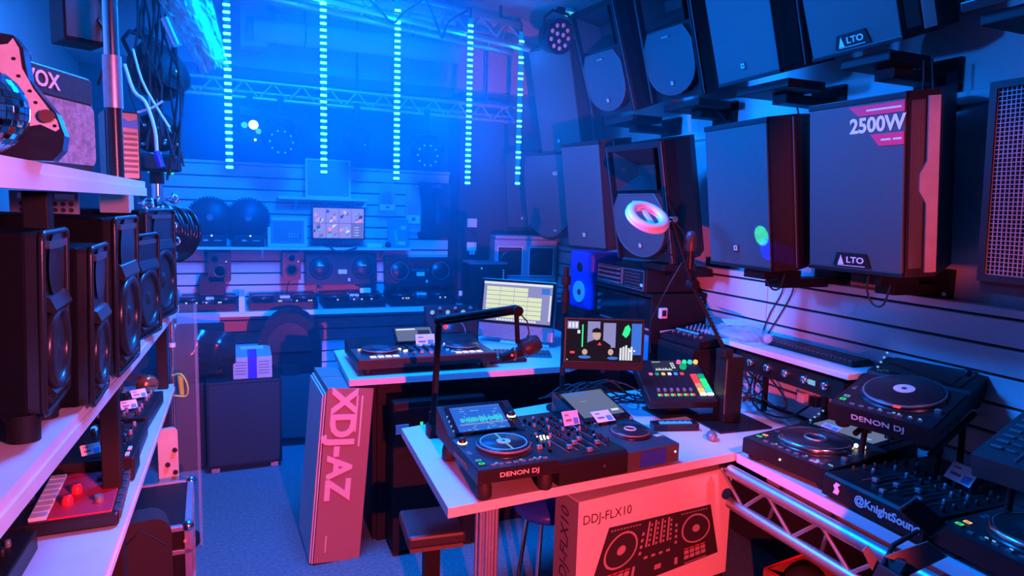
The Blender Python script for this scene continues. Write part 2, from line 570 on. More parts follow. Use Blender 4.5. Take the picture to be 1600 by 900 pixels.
t = thing('back_counter', 'long white counter shelf along the back wall', 'counter', (0, 0, 0))
obj('worktop', B().prism([(-0.44, 5.0), (1.6, 4.98), (1.7, 4.7), (1.84, 4.7), (1.84, 5.08), (1.6, 5.4), (-0.44, 5.4)], 0.848, 0.882, 'z'), wlam, t)
obj('upright', bx((-0.02, 5.0, 0.882), (0.02, 5.38, 0.99)), wlam, t)
obj('upright', bx((-0.44, 5.0, 0.882), (-0.42, 5.38, 1.0)), wlam, t)
obj('post', bx((0.42, 5.04, 0.0), (0.45, 5.07, 0.848)), tex, t)
obj('post', bx((-0.42, 5.04, 0.0), (-0.39, 5.07, 0.848)), tex, t)
obj('post', bx((1.5, 5.04, 0.0), (1.53, 5.07, 0.848)), tex, t)


def wall_shelf(label, x0, x1, y0, z, brs):
    t = thing('wall_shelf', label, 'shelf', (x0, 5.4, z))
    obj('board', bx((0, y0 - 5.4, -0.02), (x1 - x0, 0, 0.0), 0.003), wlam, t)
    for q in brs:
        obj('bracket', B().prism([(y0 - 5.38, -0.022), (0, -0.022), (0, -0.1), (-0.02, -0.1)], q, q + 0.015, 'x'), alu, t)
    return t


wall_shelf('white shelf on the back wall under the security screen', -0.36, 1.24, 5.15, 1.328, (0.1, 0.5, 0.95, 1.4))
wall_shelf('short white shelf high on the back wall under a clear frame', 0.26, 0.92, 5.18, 1.7, (0.12, 0.34, 0.55))


# ------------------------------------------------------------ left rack of shelves
def rack_board(label, x0a, x0b, y0, y1, z, t):
    o = thing('rack_shelf', label, 'shelf', (0, 0, 0))
    obj('board', B().prism([(x0a, y0), (x0b, y1), (-0.98, y1), (-0.98, y0)], z - t * .45, z, 'z'), woodg, o)
    obj('front_edge', B().prism([(x0a + 0.004, y0), (x0b + 0.004, y1), (x0b - 0.03, y1), (x0a - 0.03, y0)], z - t, z - t * .45, 'z'), woodg, o)
    return o


rack_board('upper pale wooden shelf carrying the amplifier and mirror ball', -0.337, -0.278, -0.3, 2.42, 1.705, 0.045)
rack_board('middle pale wooden shelf carrying the black studio monitors', -0.368, -0.262, -0.1, 3.25, 1.21, 0.048)
rack_board('lower pale wooden shelf carrying mixers and the red groovebox', -0.287, -0.29, -0.1, 3.27, 0.83, 0.03)
for n, (x, y, z0, z1) in enumerate(((-0.335, 2.02, 0.0, 1.162), (-0.375, 1.6, 1.21, 1.66), (-0.335, 0.2, 0.0, 1.16))):
    solo('shelf_post', bx((-0.022, -0.022, 0), (0.022, 0.022, z1 - z0), 0.003), tex,
         ['black square post in front of the red groovebox', 'black upright post behind the nearest studio monitors', 'black square post nearest the camera under the middle shelf'][n], 'post', (x, y, z0))


# ------------------------------------------------------------ loudspeakers on the right wall
PLAN = [(-0.19, 0.0), (0.19, 0.0), (0.236, 0.08), (0.13, 0.33), (-0.13, 0.33), (-0.236, 0.08)]


def bracket(parent_y, x, z, w, wall_x=2.42, label='', drop=0.13):
    t = thing('wall_bracket', label, 'bracket', (x, parent_y, z))
    obj('cradle', bx((0.0, -w / 2, -0.035), (0.2, w / 2, 0.0), 0.004), tex, t)
    obj('arm', bx((0.1, -0.04, -0.075), (wall_x - x - 0.02, 0.04, -0.035), 0.004), tex, t)
    obj('wall_plate', bx((wall_x - x - 0.022, -0.09, -0.035 - drop), (wall_x - x, 0.09, 0.02), 0.003), tex, t)
    me = B().cyl((wall_x - x - 0.03, 0, 0), (wall_x - x - 0.022, 0, 0), 0.008, n=8).mesh('bolt', alu)
    for yy in (-0.07, 0.07):
        obj('bolt', me, alu, t, (0, yy, -0.02 - drop))
    return t


def badge(t, pos, w, s, h=0.02):
    x, y, z = pos
    o = obj('badge', bx((x - w / 2, y - 0.004, z - h / 2), (x + w / 2, y, z + h / 2), 0.002), dgry, t, label='maker badge')
    if s:
        txt(o, s, h * .75, (x, y - 0.005, z), ink3, sx=1.2, bold=0.03)
    else:
        obj('emblem', frame_panel(B(), x - w * .3, x + w * .3, z - h * .3, z + h * .3, h * .12, y - 0.006, y - 0.004), ink3, o)
    return o


def pa_panel(label, loc, yaw, tilt, h, sc=1.0, alto=False, bw=0.03, big=False, group='full range speakers on the right wall'):
    t = thing('loudspeaker', label, 'speaker', loc, yaw, tilt, 0, group)
    P = [(x * sc, y * sc) for x, y in PLAN]
    b = B().prism(P, 0.0, h, 'z')
    obj('cabinet', b, tex, t)
    w = 0.19 * sc
    obj('grille', bx((-w + 0.004, -0.012, 0.012), (w - 0.004, 0.0, h - 0.02), 0.003), grl, t)
    obj('top_lip', bx((-w, -0.014, h - 0.022), (w, 0.002, h), 0.003), blk, t)
    obj('bottom_lip', bx((-w, -0.014, 0.0), (w, 0.002, 0.016), 0.003), blk, t)
    nx, ny = 0.08 * sc, 0.046 * sc
    ln = math.hypot(nx, ny)
    ux, uy = 0.046 / .0923, 0.08 / .0923     # along the right bevel
    for sg in (1, -1):
        def Q(u, z, e):
            return (sg * (w + ux * u + uy * e), uy * u - ux * e, z)
        L = 0.092 * sc
        if alto:
            prof = [(0.0, 0.03, h * .06, h - .04)]
            zz = [0.015, h * .40, h * .47, h * .56, h * .63, h - 0.02]
            uu = [.62, .62, .38, .38, .62, .62]
            v = [Q(u * L, z, 0.008) for u, z in zip(uu, zz)] + [Q(L, z, 0.008) for z in reversed(zz)]
            v2 = [Q(u * L, z, -0.002) for u, z in zip(uu, zz)] + [Q(L, z, -0.002) for z in reversed(zz)]
            n = len(v)
            b = B().raw(v + v2, [(i, i + 1, n - 2 - i, n - 1 - i) for i in range(5)] + [(n + i, n + i + 1, 2 * n - 2 - i, 2 * n - 1 - i) for i in range(5)] + [(i, (i + 1) % n, n + (i + 1) % n, n + i) for i in range(n)])
            obj('side_flank', b, flank, t, label='smooth notched side flank')
            v = [Q(a * L, z, e) for a in (.08, .52) for z in (0.03, h - .03) for e in (0, .003)]
            obj('side_grille', B().raw(v, [(0, 2, 6, 4), (1, 3, 7, 5), (0, 1, 3, 2), (4, 5, 7, 6), (0, 1, 5, 4), (2, 3, 7, 6)]), grl, t)
        else:
            v = [Q(a * L, z, e) for a in (.08, .8) for z in (0.02, h - .02) for e in (0, .005)]
            obj('side_trim', B().raw(v, [(0, 2, 6, 4), (1, 3, 7, 5), (0, 1, 3, 2), (4, 5, 7, 6), (0, 1, 5, 4), (2, 3, 7, 6)]), tex, t)
            obj('corner_bead', B().tube([Q(L * .92, 0.01, 0.001), Q(L * .92, h - .01, 0.001)], 0.004), dgry, t)
    if alto:
        o = obj('badge', B().prism([(-.075, .002), (.075, .002), (.058, .05), (-.058, .05)], -0.018, -0.012, 'y').xform(Matrix.Translation((0.0, 0, 0.02))), blk, t, label='maker badge')
        b = B().prism([(-.055, .028), (-.03, .028), (-.042, .062)], -0.0195, -0.018, 'y')
        b.box((-.055, -.0195, .024), (.055, -.018, .026))
        obj('emblem', b, ink3, o)
        txt(o, 'LTO', 0.03, (0.015, -0.0185, 0.045), ink3, sx=1.25, bold=0.02)
    else:
        badge(t, (-0.01 * sc, -0.012, h * .14), bw, None, bw * 1.05)
    if big:
        # the power sticker at the top of the grille
        g = obj('sticker', B().prism([(-.02, h - .028), (.185, h - .028), (.185, h - .062), (.02, h - .062)], -0.0145, -0.0122, 'y'), redl, t, label='red and white power sticker')
        obj('sticker_band', B().prism([(.065, h - .125), (.185, h - .125), (.185, h - .165), (.098, h - .165)], -0.0145, -0.0122, 'y'), redl, g)
        obj('sticker_line', bx((.05, -.0152, h - .048), (.175, -.0144, h - .042)), ink3, g)
        obj('sticker_line', bx((.105, -.0152, h - .148), (.14, -.0144, h - .142)), ink3, g)
        obj('sticker_line', bx((.148, -.0152, h - .148), (.178, -.0144, h - .142)), ink3, g)
        txt(g, '2500W', 0.068, (0.087, -0.0135, h - 0.095), paper, bold=0.03, sx=0.98)
    return t


def pa_horn(label, loc, yaw, tilt, h, w, d=0.32, group='horn speakers on the right wall', grey=False):
    t = thing('horn_loudspeaker', label, 'speaker', loc, yaw, tilt, 0, group)
    hw = w / 2
    zc = h * .58                        # between woofer and horn
    # rear body, narrower at the back
    b = B().prism([(-hw * .98, 0.09), (hw * .98, 0.09), (hw * .92, d * .62), (hw * .5, d), (-hw * .5, d), (-hw * .92, d * .62)], 0.0, h, 'z')
    obj('cabinet', b, tex, t)
    # two front rails and the roof piece
    for sg in (-1, 1):
        b = B().prism([(sg * hw, 0.09), (sg * hw * .99, 0.02), (sg * hw * .93, 0.0), (sg * hw * .88, 0.0), (sg * hw * .88, 0.09)], 0.0, h, 'z')
        obj('front_rail', b, tex, t)
        obj('rail_bead', B().tube([(sg * hw * .965, 0.006, 0.005), (sg * hw * .965, 0.006, h - .005)], 0.004), dgry, t)
    obj('roof', B().prism([(-hw * .88, h - .03), (hw * .88, h - .03), (hw * .88, h), (-hw * .88, h)], 0.0, 0.09, 'y'), tex, t)
    # flared horn
    ox0, ox1, oz0, oz1 = -hw * .72, hw * .72, zc + .02, h - .03
    ix0, ix1, iz0, iz1 = -hw * .3, hw * .3, zc + (oz1 - oz0) * .42, zc + (oz1 - oz0) * .68
    v = [(ox0, 0.003, oz0), (ox1, 0.003, oz0), (ox1, 0.003, oz1), (ox0, 0.003, oz1), (ix0, .085, iz0), (ix1, .085, iz0), (ix1, .085, iz1), (ix0, .085, iz1)]
    b = B().raw(v, [(0, 1, 5, 4), (1, 2, 6, 5), (2, 3, 7, 6), (3, 0, 4, 7)])
    obj('horn', b, blk2, t)
    obj('horn_throat', bx((ix0, .083, iz0), (ix1, .088, iz1)), rubber, t)
    # side slots
    for sg in (-1, 1):
        obj('handle_slot', bx((min(sg * hw * .75, sg * hw * .87), .03, zc + .05), (max(sg * hw * .75, sg * hw * .87), .09, h - .05)), rubber, t)
    # rounded woofer grille
    g = []
    r = hw * .86
    for i in range(13):
        a = PI + PI * i / 12
        g.append((r * math.cos(a), .025 + r * .8 + r * .8 * math.sin(a)))
    g += [(r, zc - .07), (r * .74, zc), (-r * .74, zc), (-r, zc - .07)]
    obj('front_baffle', bx((-hw * .88, 0.03, 0.0), (hw * .88, 0.09, zc + .02)), blk, t)
    obj('grille', B().prism(g, -0.006, 0.03, 'y'), grl, t)
    rim = [(x, -0.004, z) for x, z in g]
    obj('grille_rim', B().tube(rim + rim[:1], 0.005), dgry, t)
    badge(t, (0, -0.006, .085), .026, None, .03)
    badge(t, (0, -0.006, zc - .035), .07, '', .012)
    return t


YW = -PI / 2
# middle row, from the camera towards the back
t = thing('mesh_loudspeaker', 'black loudspeaker with square mesh grille cut by the frame on the right', 'speaker', (2.0, 1.08, 1.485), YW, 0.06)
obj('cabinet', B().prism([(-.2, 0), (.2, 0), (.2, .08), (.14, .33), (-.14, .33), (-.2, .08)], 0, .56, 'z'), tex, t)
obj('front_frame', frame_panel(B(), -.2, .2, 0, .56, .02, -.012, 0.0), blk, t)
b = B()
for i in range(31):
    b.box((-.18 + i * .012 - .0012, -.006, .02), (-.18 + i * .012 + .0012, -.003, .54))
for i in range(43):
    b.box((-.18, -.0062, .02 + i * .0121), (.18, -.0032, .0224 + i * .0121))
obj('square_mesh', b, mgry, t, kind='stuff')
obj('bottom_lip', B().prism([(-.19, -.035), (.2, -.035), (.2, 0), (-.2, 0)], 0.0, .1, 'y'), blk, t)
S2 = pa_panel('large black loudspeaker with a red power sticker on its grille', (2.026, 1.73, 1.464), -1.53, 0.11, 0.6, 1.0, True, big=True)
S3 = pa_panel('plain black loudspeaker with green and blue light patch between sticker and ring light', (1.925, 2.195, 1.44), -1.60, 0.13, 0.59)
S4 = pa_horn('horn loudspeaker on the right wall behind the pink ring light', (1.93, 2.93, 1.405), -1.45, 0.2, 0.6, 0.44)
S5 = pa_panel('black loudspeaker just beyond the horn speaker with the ring light', (1.84, 3.36, 1.44), -1.35, 0.15, 0.6, .85)
t = thing('rounded_loudspeaker', 'dark loudspeaker with rounded lower end far along the right wall', 'speaker', (1.96, 4.15, 1.42), -1.25, 0.1)
g = [(.21, .62), (-.21, .62), (-.23, .5), (-.22, .2)] + [(-.2 + .4 * i / 8, .12 - .09 * math.sin(PI * i / 8)) for i in range(9)] + [(.22, .2), (.23, .5)]
obj('cabinet', B().prism(g, 0.012, .3, 'y'), tex, t)
obj('grille', B().prism([(x * .93, .32 + (z - .32) * .94) for x, z in g], -.004, .012, 'y'), grl, t)
badge(t, (.1, -.004, .48), .06, '', .03)
badge(t, (.08, -.004, .1), .04, '', .018)
S7 = pa_panel('hazy dark loudspeaker farthest along the right wall', (2.1, 4.9, 1.5), -1.1, 0.1, 0.62, .9)

# top row
t = thing('small_loudspeaker', 'loudspeaker in the top right corner with only its base in view', 'speaker', (2.0, 1.2, 2.27), YW, 0.35)
obj('cabinet', B().prism([(-.21, 0.01), (.21, 0.01), (.21, .1), (.13, .3), (-.13, .3), (-.21, .1)], 0, .4, 'z'), tex, t)
obj('grille', bx((-.2, -.002, .035), (.2, .012, .38), .003), grl, t)
obj('bottom_lip', bx((-.21, -.012, 0), (.21, .012, .03), .004), blk2, t)
T2 = pa_panel('black loudspeaker with a maker badge in the top row above the sticker', (2.003, 1.779, 2.232), -1.6, 0.34, 0.44, 1.0, True)
T3 = pa_panel('black loudspeaker in the top row with a small square badge', (1.984, 2.287, 2.215), -1.6, 0.28, 0.46)
T4 = pa_horn('horn loudspeaker in the top row beside the stage light', (2.1, 2.96, 2.24), -1.45, 0.3, 0.6, 0.4)
T5 = pa_horn('dark horn loudspeaker in the top row nearest the stage light', (2.0, 3.43, 2.21), -1.45, 0.33, 0.6, 0.4)
T6 = pa_panel('tilted dark loudspeaker in the haze behind the stage light', (2.0, 4.05, 2.02), -1.2, 0.25, 0.7, .95)
for y, x, z, w, l in ((1.2, 2.03, 2.262, .36, 'black wall bracket under the speaker in the top right corner'), (1.77, 2.03, 2.222, .2, 'black wall bracket under the top row speaker above the sticker'),
                      (2.27, 2.03, 2.205, .3, 'black wall bracket under the square badge speaker'), (2.95, 2.12, 2.23, .3, 'black wall bracket under the top row horn speaker'),
                      (3.43, 2.04, 2.2, .3, 'black wall bracket under the horn speaker by the stage light'), (1.72, 2.07, 1.458, .12, 'black wall bracket under the sticker speaker'),
                      (2.17, 1.97, 1.432, .12, 'black wall bracket under the plain loudspeaker'), (2.93, 1.99, 1.397, .2, 'black wall bracket under the ring light horn speaker')):
    bracket(y, x, z, w, label=l, drop=.13 if z > 2 else .05)


def cable(label, pts, r=0.004, mat=None, smooth=3, cat='cable', group=None, n=6):
    # Catmull-Rom through the points
    p = [Vector(q) for q in pts]
    p = [p[0] * 2 - p[1]] + p + [p[-1] * 2 - p[-2]]
    out = []
    for i in range(1, len(p) - 2):
        for k in range(smooth):
            s = k / smooth
            out.append(.5 * ((2 * p[i]) + (p[i + 1] - p[i - 1]) * s + (2 * p[i - 1] - 5 * p[i] + 4 * p[i + 1] - p[i + 2]) * s * s + (3 * p[i] - p[i - 1] - 3 * p[i + 1] + p[i + 2]) * s ** 3))
    out.append(p[-2])
    return solo('cable', B().tube([q - p[1] for q in out], r, n), mat or cablem, label, cat, p[1], group=group)


cable('black cable looping below the sticker loudspeaker', [(2.06, 1.7, 1.455), (2.06, 1.7, 1.4), (2.06, 1.67, 1.355), (2.06, 1.63, 1.36), (2.06, 1.61, 1.43)], .004)
cable('black cable looping below the plain loudspeaker', [(2.0, 2.13, 1.44), (2.0, 2.12, 1.39), (2.0, 2.09, 1.36), (2.0, 2.05, 1.37), (2.0, 2.03, 1.43)], .004)
cable('twin black cable hanging down above the sticker loudspeaker', [(2.18, 1.66, 2.2), (2.19, 1.66, 2.12), (2.2, 1.67, 2.05)], .004)
cable('second black cable hanging above the sticker loudspeaker', [(2.18, 1.63, 2.2), (2.19, 1.625, 2.12), (2.2, 1.62, 2.05)], .004)
cable('thin cable hanging down the slatwall below the plain loudspeaker', [(2.33, 2.3, 1.4), (2.345, 2.33, 1.3), (2.345, 2.42, 1.15), (2.345, 2.47, 1.08)], .003)
cable('thin dark cable beside the first one on the slatwall', [(2.33, 2.36, 1.4), (2.345, 2.39, 1.3), (2.345, 2.45, 1.2), (2.345, 2.5, 1.08)], .003)
cable('black cable hooked under the top row horn speaker', [(2.3, 2.9, 2.2), (2.35, 2.86, 2.13), (2.38, 2.84, 2.02)], .004)
cable('black cable behind the square badge speaker', [(2.3, 2.36, 2.19), (2.36, 2.38, 2.1), (2.4, 2.4, 1.98)], .004)
cable('black cable running from the wall box to the mesh speaker', [(2.41, 1.52, 1.68), (2.38, 1.45, 1.64), (2.35, 1.36, 1.64)], .004)
solo('wall_box', bx((-.03, -.035, -.035), (0, .035, .035), .004), tex, 'small dark box on the wall between the sticker and mesh speakers', 'box', (2.42, 1.5, 1.7))

# ring light on its boom stand
t = thing('ring_light', 'pink lit white ring light in front of the horn loudspeaker', 'light', (1.526, 2.3, 1.64), 0.0, -0.9)
obj('diffuser', B().torus((0, 0, 0), .072, .021, 'y', 40, 12, flat=.7), white, t)
obj('back_shell', B().torus((0, .012, 0), .072, .0215, 'y', 40, 12, flat=.5), white, t)
obj('swivel', B().cyl((.092, 0.01, 0), (.12, .02, 0), .008), blk, t)
obj('phone_clip', bx((-.008, .0, -.05), (.014, .012, .05), .003), white, t)
t = thing('boom_stand', 'black spring arm stand holding the ring light', 'stand', (0, 0, 0))
obj('clamp_base', bx((1.925, 2.26, 1.041), (1.975, 2.32, 1.075), .006), tex, t)
A1, A2, A3 = Vector((1.945, 2.29, 1.075)), Vector((1.765, 2.3, 1.36)), Vector((1.645, 2.3, 1.63))
for dx in (-.011, .011):
    obj('lower_arm', B().cyl(A1 + Vector((dx, dx, 0)), A2 + Vector((dx, dx, 0)), .007, n=8), tex, t)
    obj('upper_arm', B().cyl(A2 + Vector((dx, dx, 0)), A3 + Vector((dx, dx, 0)), .006, n=8), tex, t)
sp = []
for i in range(90):
    q = A1.lerp(A2, .1 + .75 * i / 89)
    sp.append(q + Vector((.009 * math.cos(i * .9), .009 * math.sin(i * .9), 0)))
obj('spring', B().tube(sp, .0018, 4), chrome, t)
obj('elbow', B().cyl(A2 + Vector((0, -.022, 0)), A2 + Vector((0, .022, 0)), .02), tex, t)
obj('elbow_knob', B().cyl(A3 + Vector((0, -.02, 0)), A3 + Vector((0, .02, 0)), .013), chrome, t)
t = thing('small_microphone', 'black wireless microphone hanging on the boom stand', 'microphone', (1.745, 2.3, 1.5))
obj('body', B().cyl((0, 0, -.075), (0, 0, .0), .018), blk, t)
obj('head', B().lathe([(.0, .085), (.016, .08), (.022, .06), (.022, .02), (.018, 0)]), dgry, t)
cable('thin cable drooping from the ring light to its stand', [(1.62, 2.3, 1.64), (1.68, 2.3, 1.6), (1.72, 2.3, 1.54), (1.69, 2.3, 1.48), (1.62, 2.3, 1.49)], .003)
cable('black cable from the ring light elbow down to the cabinet', [(1.72, 2.32, 1.45), (1.66, 2.36, 1.3), (1.7, 2.5, 1.15), (1.78, 2.6, 1.0)], .003)


# ------------------------------------------------------------ decks, mixers, controllers
KNOB = B().lathe([(.0065, 0), (.0065, .006), (.0052, .016), (.0, .0165)], n=10).mesh('knob', blk2)
KNOBL = B().lathe([(.0065, 0), (.0065, .006), (.0052, .016), (.0, .0165)], n=10).mesh('knob_pale', mgry)
FCAP = bx((-.006, -.009, 0), (.006, .009, .012), .002).mesh('fader_cap', mgry)
FCAPB = bx((-.009, -.007, 0), (.009, .007, .014), .002).mesh('fader_cap_wide', alu)


def jog(t, x, y, z, r, ring=None, disc=None, hub=None, h=.022):
    j = obj('jog_wheel', B().lathe([(r * 1.12, 0), (r * 1.12, h * .3), (r, h * .35), (r, h), (r * .95, h + .003), (0, h + .003)], (0, 0, 0), n=36), blk2, t, (x, y, z))
    obj('jog_rim', B().torus((0, 0, h * .75), r * 1.0, r * (.09 if hub is alu else .05), 'z', 36, 6), chrome if hub is alu else mgry, j)
    if ring:
        obj('light_ring', B().torus((0, 0, h + .003), r * .88, r * .022, 'z', 36, 6), ring, j, label='lit ring')
    if disc:
        obj('centre_disc', B().cyl((0, 0, h + .003), (0, 0, h + .005), r * .27, n=24), disc, j, label='pale centre disc')
        obj('centre_dot', B().cyl((0, 0, h + .005), (0, 0, h + .006), r * .07, n=12), dgry, j)
    if hub:
        obj('hub_ring', B().torus((0, 0, h + .004), r * .3, r * .04, 'z', 24, 6), hub, j)
    return j


def screen_waves(p, w, h, z, seed=1):
    rd = random.Random(seed)
    b = B()
    for i in range(60):
        a = (.004 + .02 * rd.random()) * (1 if i % 7 else 1.6) * h / .1
        x = -w * .42 + i * w * .84 / 60
        b.box((x, h * .48 - a / 2, z), (x + w * .008, h * .48 + a / 2, z + .0006))
    obj('waveform', b, led_t, p, kind='stuff')
    b = B()
    for i in range(26):
        x, y = -w * .45 + rd.random() * w * .8, h * (rd.choice((.1, .16, .24, .7, .8, .88)) + .02 * rd.random())
        b.box((x, y, z), (x + w * (.02 + .07 * rd.random()), y + h * .018, z + .0006))
    obj('screen_text', b, scr_lb, p, kind='stuff')
    obj('screen_bar', bx((-w * .47, h * .93, z), (w * .47, h * .985, z + .0005)), scr_b, p)
    obj('screen_bar', bx((-w * .47, h * .3, z), (w * .47, h * .345, z + .0005)), scr_v, p)


def deck(name, label, loc, yaw, tilt=0.0, w=.3, d=.44, hf=.095, hb=.16, leg=.045, style='a', group=None, lit=True):
    """table-top media player: x to the right, y away from the player"""
    t = thing(name, label, 'dj deck', loc, yaw, tilt, 0, group)
    hw = w / 2
    ys = d * .62
    prof = [(0.0, leg), (0.0, hf), (ys, hf + .014), (ys + .012, hf + .022), (d, hb), (d, leg + .02)]
    obj('chassis', B().prism(prof, -hw, hw, 'x'), blk, t)
    obj('top_plate', bx((-hw + .004, .004, hf), (hw - .004, ys - .004, hf + .004)).xform(Matrix.Translation((0, 0, hf)) @ Matrix.Rotation(.014 / ys, 4, 'X') @ Matrix.Translation((0, 0, -hf))), blk2, t)
    fm = B().lathe([(.022, 0), (.026, .006), (.026, leg * .6), (.02, leg)], n=14).mesh('foot', rubber)
    rep('foot', fm, rubber, t, [(sx * (hw - .035), yy, 0) for sx in (-1, 1) for yy in (.035, d - .05)])
    sl = math.atan2(hb - hf - .022, d - ys - .012)
    sc = obj('screen_bezel', bx((-hw * .84, .004, .001), (hw * .8, (d - ys) - .006, .006), .002), glassb, t, (0, ys + .008, hf + .02), (sl, 0, 0))
    sw, sh = w * .68, (d - ys) * .8
    s2 = obj('screen', bx((-sw / 2, .014, .006), (sw / 2, .014 + sh, .008)), scr_db if style == 'a' else scr_g if lit else glassb, sc, (-w * .02, 0, 0), label='lit display' if lit else 'dark display')
    zz = hf + .014 * .5
    if style == 'a':
        # pieces of the picture sit on the display itself
        screen_waves(sc, sw, sh + .014, .0085, 3)
    elif lit:
        obj('screen_bar', bx((-sw * .47, sh * .98, .008), (sw * .1, sh * 1.06, .0086)), scr_b, sc)
        obj('screen_text', bx((sw * .2, .03, .008), (sw * .38, .045, .0086)), scr_lb, sc)
    r = w * .315
    jy = d * .36
    if style == 'a':
        j = jog(t, w * .03, jy, hf + .006, r, led_b, conew)
        obj('disc_mark', bx((-.003, r * .3, .0265), (.003, r * .86, .0275)), scr_lb, j)
        obj('disc_mark', bx((-.003, -r * .86, .0265), (.003, -r * .3, .0275)), scr_lb, j)
    elif style == 'b':
        jog(t, -w * .02, jy, hf + .006, r * 1.05, None, None, alu)
    elif style == 'c':
        jog(t, w * .02, jy + .02, hf + .006, r * 1.15, None, conew)
    bt = B()
    rd = random.Random(len(label))
    for i in range(8):
        bt.box((-hw * .62 + i * w * .092, d * .055, hf + .004), (-hw * .62 + i * w * .092 + .016, d * .075, hf + .009))
    for i in range(7):
        bt.box((-hw * .9, d * .3 + i * .018, hf + .008), (-hw * .9 + .014, d * .3 + i * .018 + .01, hf + .012))
    for i in range(6):
        bt.box((hw * .7, d * .35 + i * .022, hf + .008), (hw * .7 + .014, d * .35 + i * .022 + .01, hf + .014))
    obj('buttons', bt, mgry, t, kind='stuff')
    bt = B()
    for i in range(6):
        x = -hw * .55 + rd.random() * w * .75
        bt.box((x, d * .085, hf + .006), (x + .008, d * .09, hf + .0095))
    for i in range(4):
        bt.box((-hw * .86, ys + .03 + i * .024, hf + .03 + i * .01), (-hw * .86 + .007, ys + .034 + i * .024, hf + .036 + i * .01))
    obj('button_lights', bt, scr_lb, t, kind='stuff')
    for i, (yy, m) in enumerate(((d * .075, led_g), (d * .14, led_a if style == 'b' else scr_lb))):
        p = obj('transport_button', bx((-hw * .9, yy, hf + .004), (-hw * .9 + .03, yy + .022, hf + .009), .002), blk2, t)
        obj('button_glow', frame_panel(B(), -hw * .9 + .006, -hw * .9 + .024, 0, .014, .0025, 0, .001).xform(Matrix.Translation((0, yy + .018, hf + .0095)) @ Matrix.Rotation(PI / 2, 4, 'X')), m, p)
    f = obj('pitch_slot', bx((hw * .82, d * .1, hf + .002), (hw * .86, d * .42, hf + .0075)), rubber, t)
    obj('fader_cap', FCAPB, alu, t, (hw * .84, d * .24, hf + .008))
    k = obj('browse_knob', B().lathe([(.013, 0), (.013, .012), (.01, .02), (0, .021)], n=14), blk2, t, (hw * .82, ys + .07, hf + .05))
    if style == 'a':
        obj('knob_glow', B().torus((0, 0, .004), .0145, .003, 'z', 20, 6), led_w, k, label='white lit collar')
        k = obj('loop_knob', B().lathe([(.013, 0), (.013, .014), (.01, .022), (0, .023)], n=14), blk2, t, (-hw * .8, d * .52, hf + .012))
        obj('knob_glow', B().torus((0, 0, .004), .0145, .003, 'z', 20, 6), led_w, k, label='white lit collar')
    return t


def strip_text(t, s, w, hf, leg, size):
    txt(t, s, size, (0, -.002, (hf + leg) / 2 + .002), ink3, sx=1.35, bold=.012)


def mixer(label, loc, yaw, w, d, h, ch=4, tag=None, lights=True, group=None):
    t = thing('dj_mixer', label, 'mixer', loc, yaw, 0, 0, group)
    hw = w / 2
    obj('chassis', B().prism([(0, .008), (0, h - .012), (.01, h - .004), (d, h), (d, .008)], -hw, hw, 'x'), blk, t)
    obj('front_lip', bx((-hw, -.004, .01), (hw, .0, h - .014), .001), tex, t)
    rep('foot', bx((-.015, -.015, 0), (.015, .015, .009)), rubber, t, [(sx * (hw - .04), yy, 0) for sx in (-1, 1) for yy in (.05, d - .05)])
    cw = w * .56 / ch
    x0 = -w * .24
    for c in range(ch):
        x = x0 + (c + .5) * cw
        for r in range(6):
            obj('knob', KNOB if (r + c) % 3 else KNOBL, blk2, t, (x, d * .45 + r * d * .082, h - .002))
        obj('fader_slot', bx((x - .0015, d * .16, h - .003), (x + .0015, d * .38, h + .0005)), rubber, t)
        obj('fader_cap', FCAPB, alu, t, (x, d * (.18 + .12 * ((c * 7) % 3) / 2), h - .001))
    for s in (-1, 1):
        for r in range(7):
            obj('knob', KNOB, blk2, t, (s * hw * .86, d * .2 + r * d * .095, h - .002))
        for r in range(3):
            obj('knob', KNOBL, blk2, t, (s * hw * .68, d * .3 + r * d * .2, h - .002))
    obj('fader_slot', bx((-w * .1, d * .075, h - .006), (w * .16, d * .085, h - .001)), rubber, t)
    obj('fader_cap', FCAPB, alu, t, (w * .02, d * .08, h - .003))
    b = B()
    for c in range(ch + 1):
        b.box((x0 + c * cw - .0006, d * .12, h - .002), (x0 + c * cw + .0006, d * .93, h + .0006))
    for c in range(ch):
        for r in range(5):
            b.box((x0 + (c + .3) * cw, d * .41 + r * d * .082, h), (x0 + (c + .7) * cw, d * .412 + r * d * .082, h + .0006))
    obj('panel_print', b, mgry, t, kind='stuff')
    if lights:
        b = B()
        for i in range(3):
            for k in range(3):
                b.cyl((-hw * .66 + i * .014 + (k % 2) * .006, d * .42 + k * .016, h), (-hw * .66 + i * .014 + (k % 2) * .006, d * .42 + k * .016, h + .003), .004, n=8)
        obj('lit_buttons', b, led_w, t, kind='stuff')
        b = B()
        for i in range(8):
            b.box((w * .34, d * .5 + i * .01, h - .001), (w * .35, d * .506 + i * .01, h + .001))
        obj('level_meter', b, led_b, t, kind='stuff')
    return t


def price_tag(label, loc, rot, w=.06, h=.04, parent=None, mat=None):
    t = thing('price_tag', label, 'price tag', loc, rot[2], rot[0], rot[1])
    obj('card', bx((-w / 2, 0, 0), (w / 2, .0015, h)), mat or labelm, t)
    obj('printed_line', bx((-w * .36, -.0008, h * .3), (w * .02, 0, h * .44)), ink2, t)
    obj('printed_line', bx((-w * .36, -.0008, h * .7), (-w * .1, 0, h * .78)), ink2, t)
    obj('printed_block', bx((w * .12, -.0008, h * .08), (w * .42, 0, h * .5)), bluep, t)
    return t


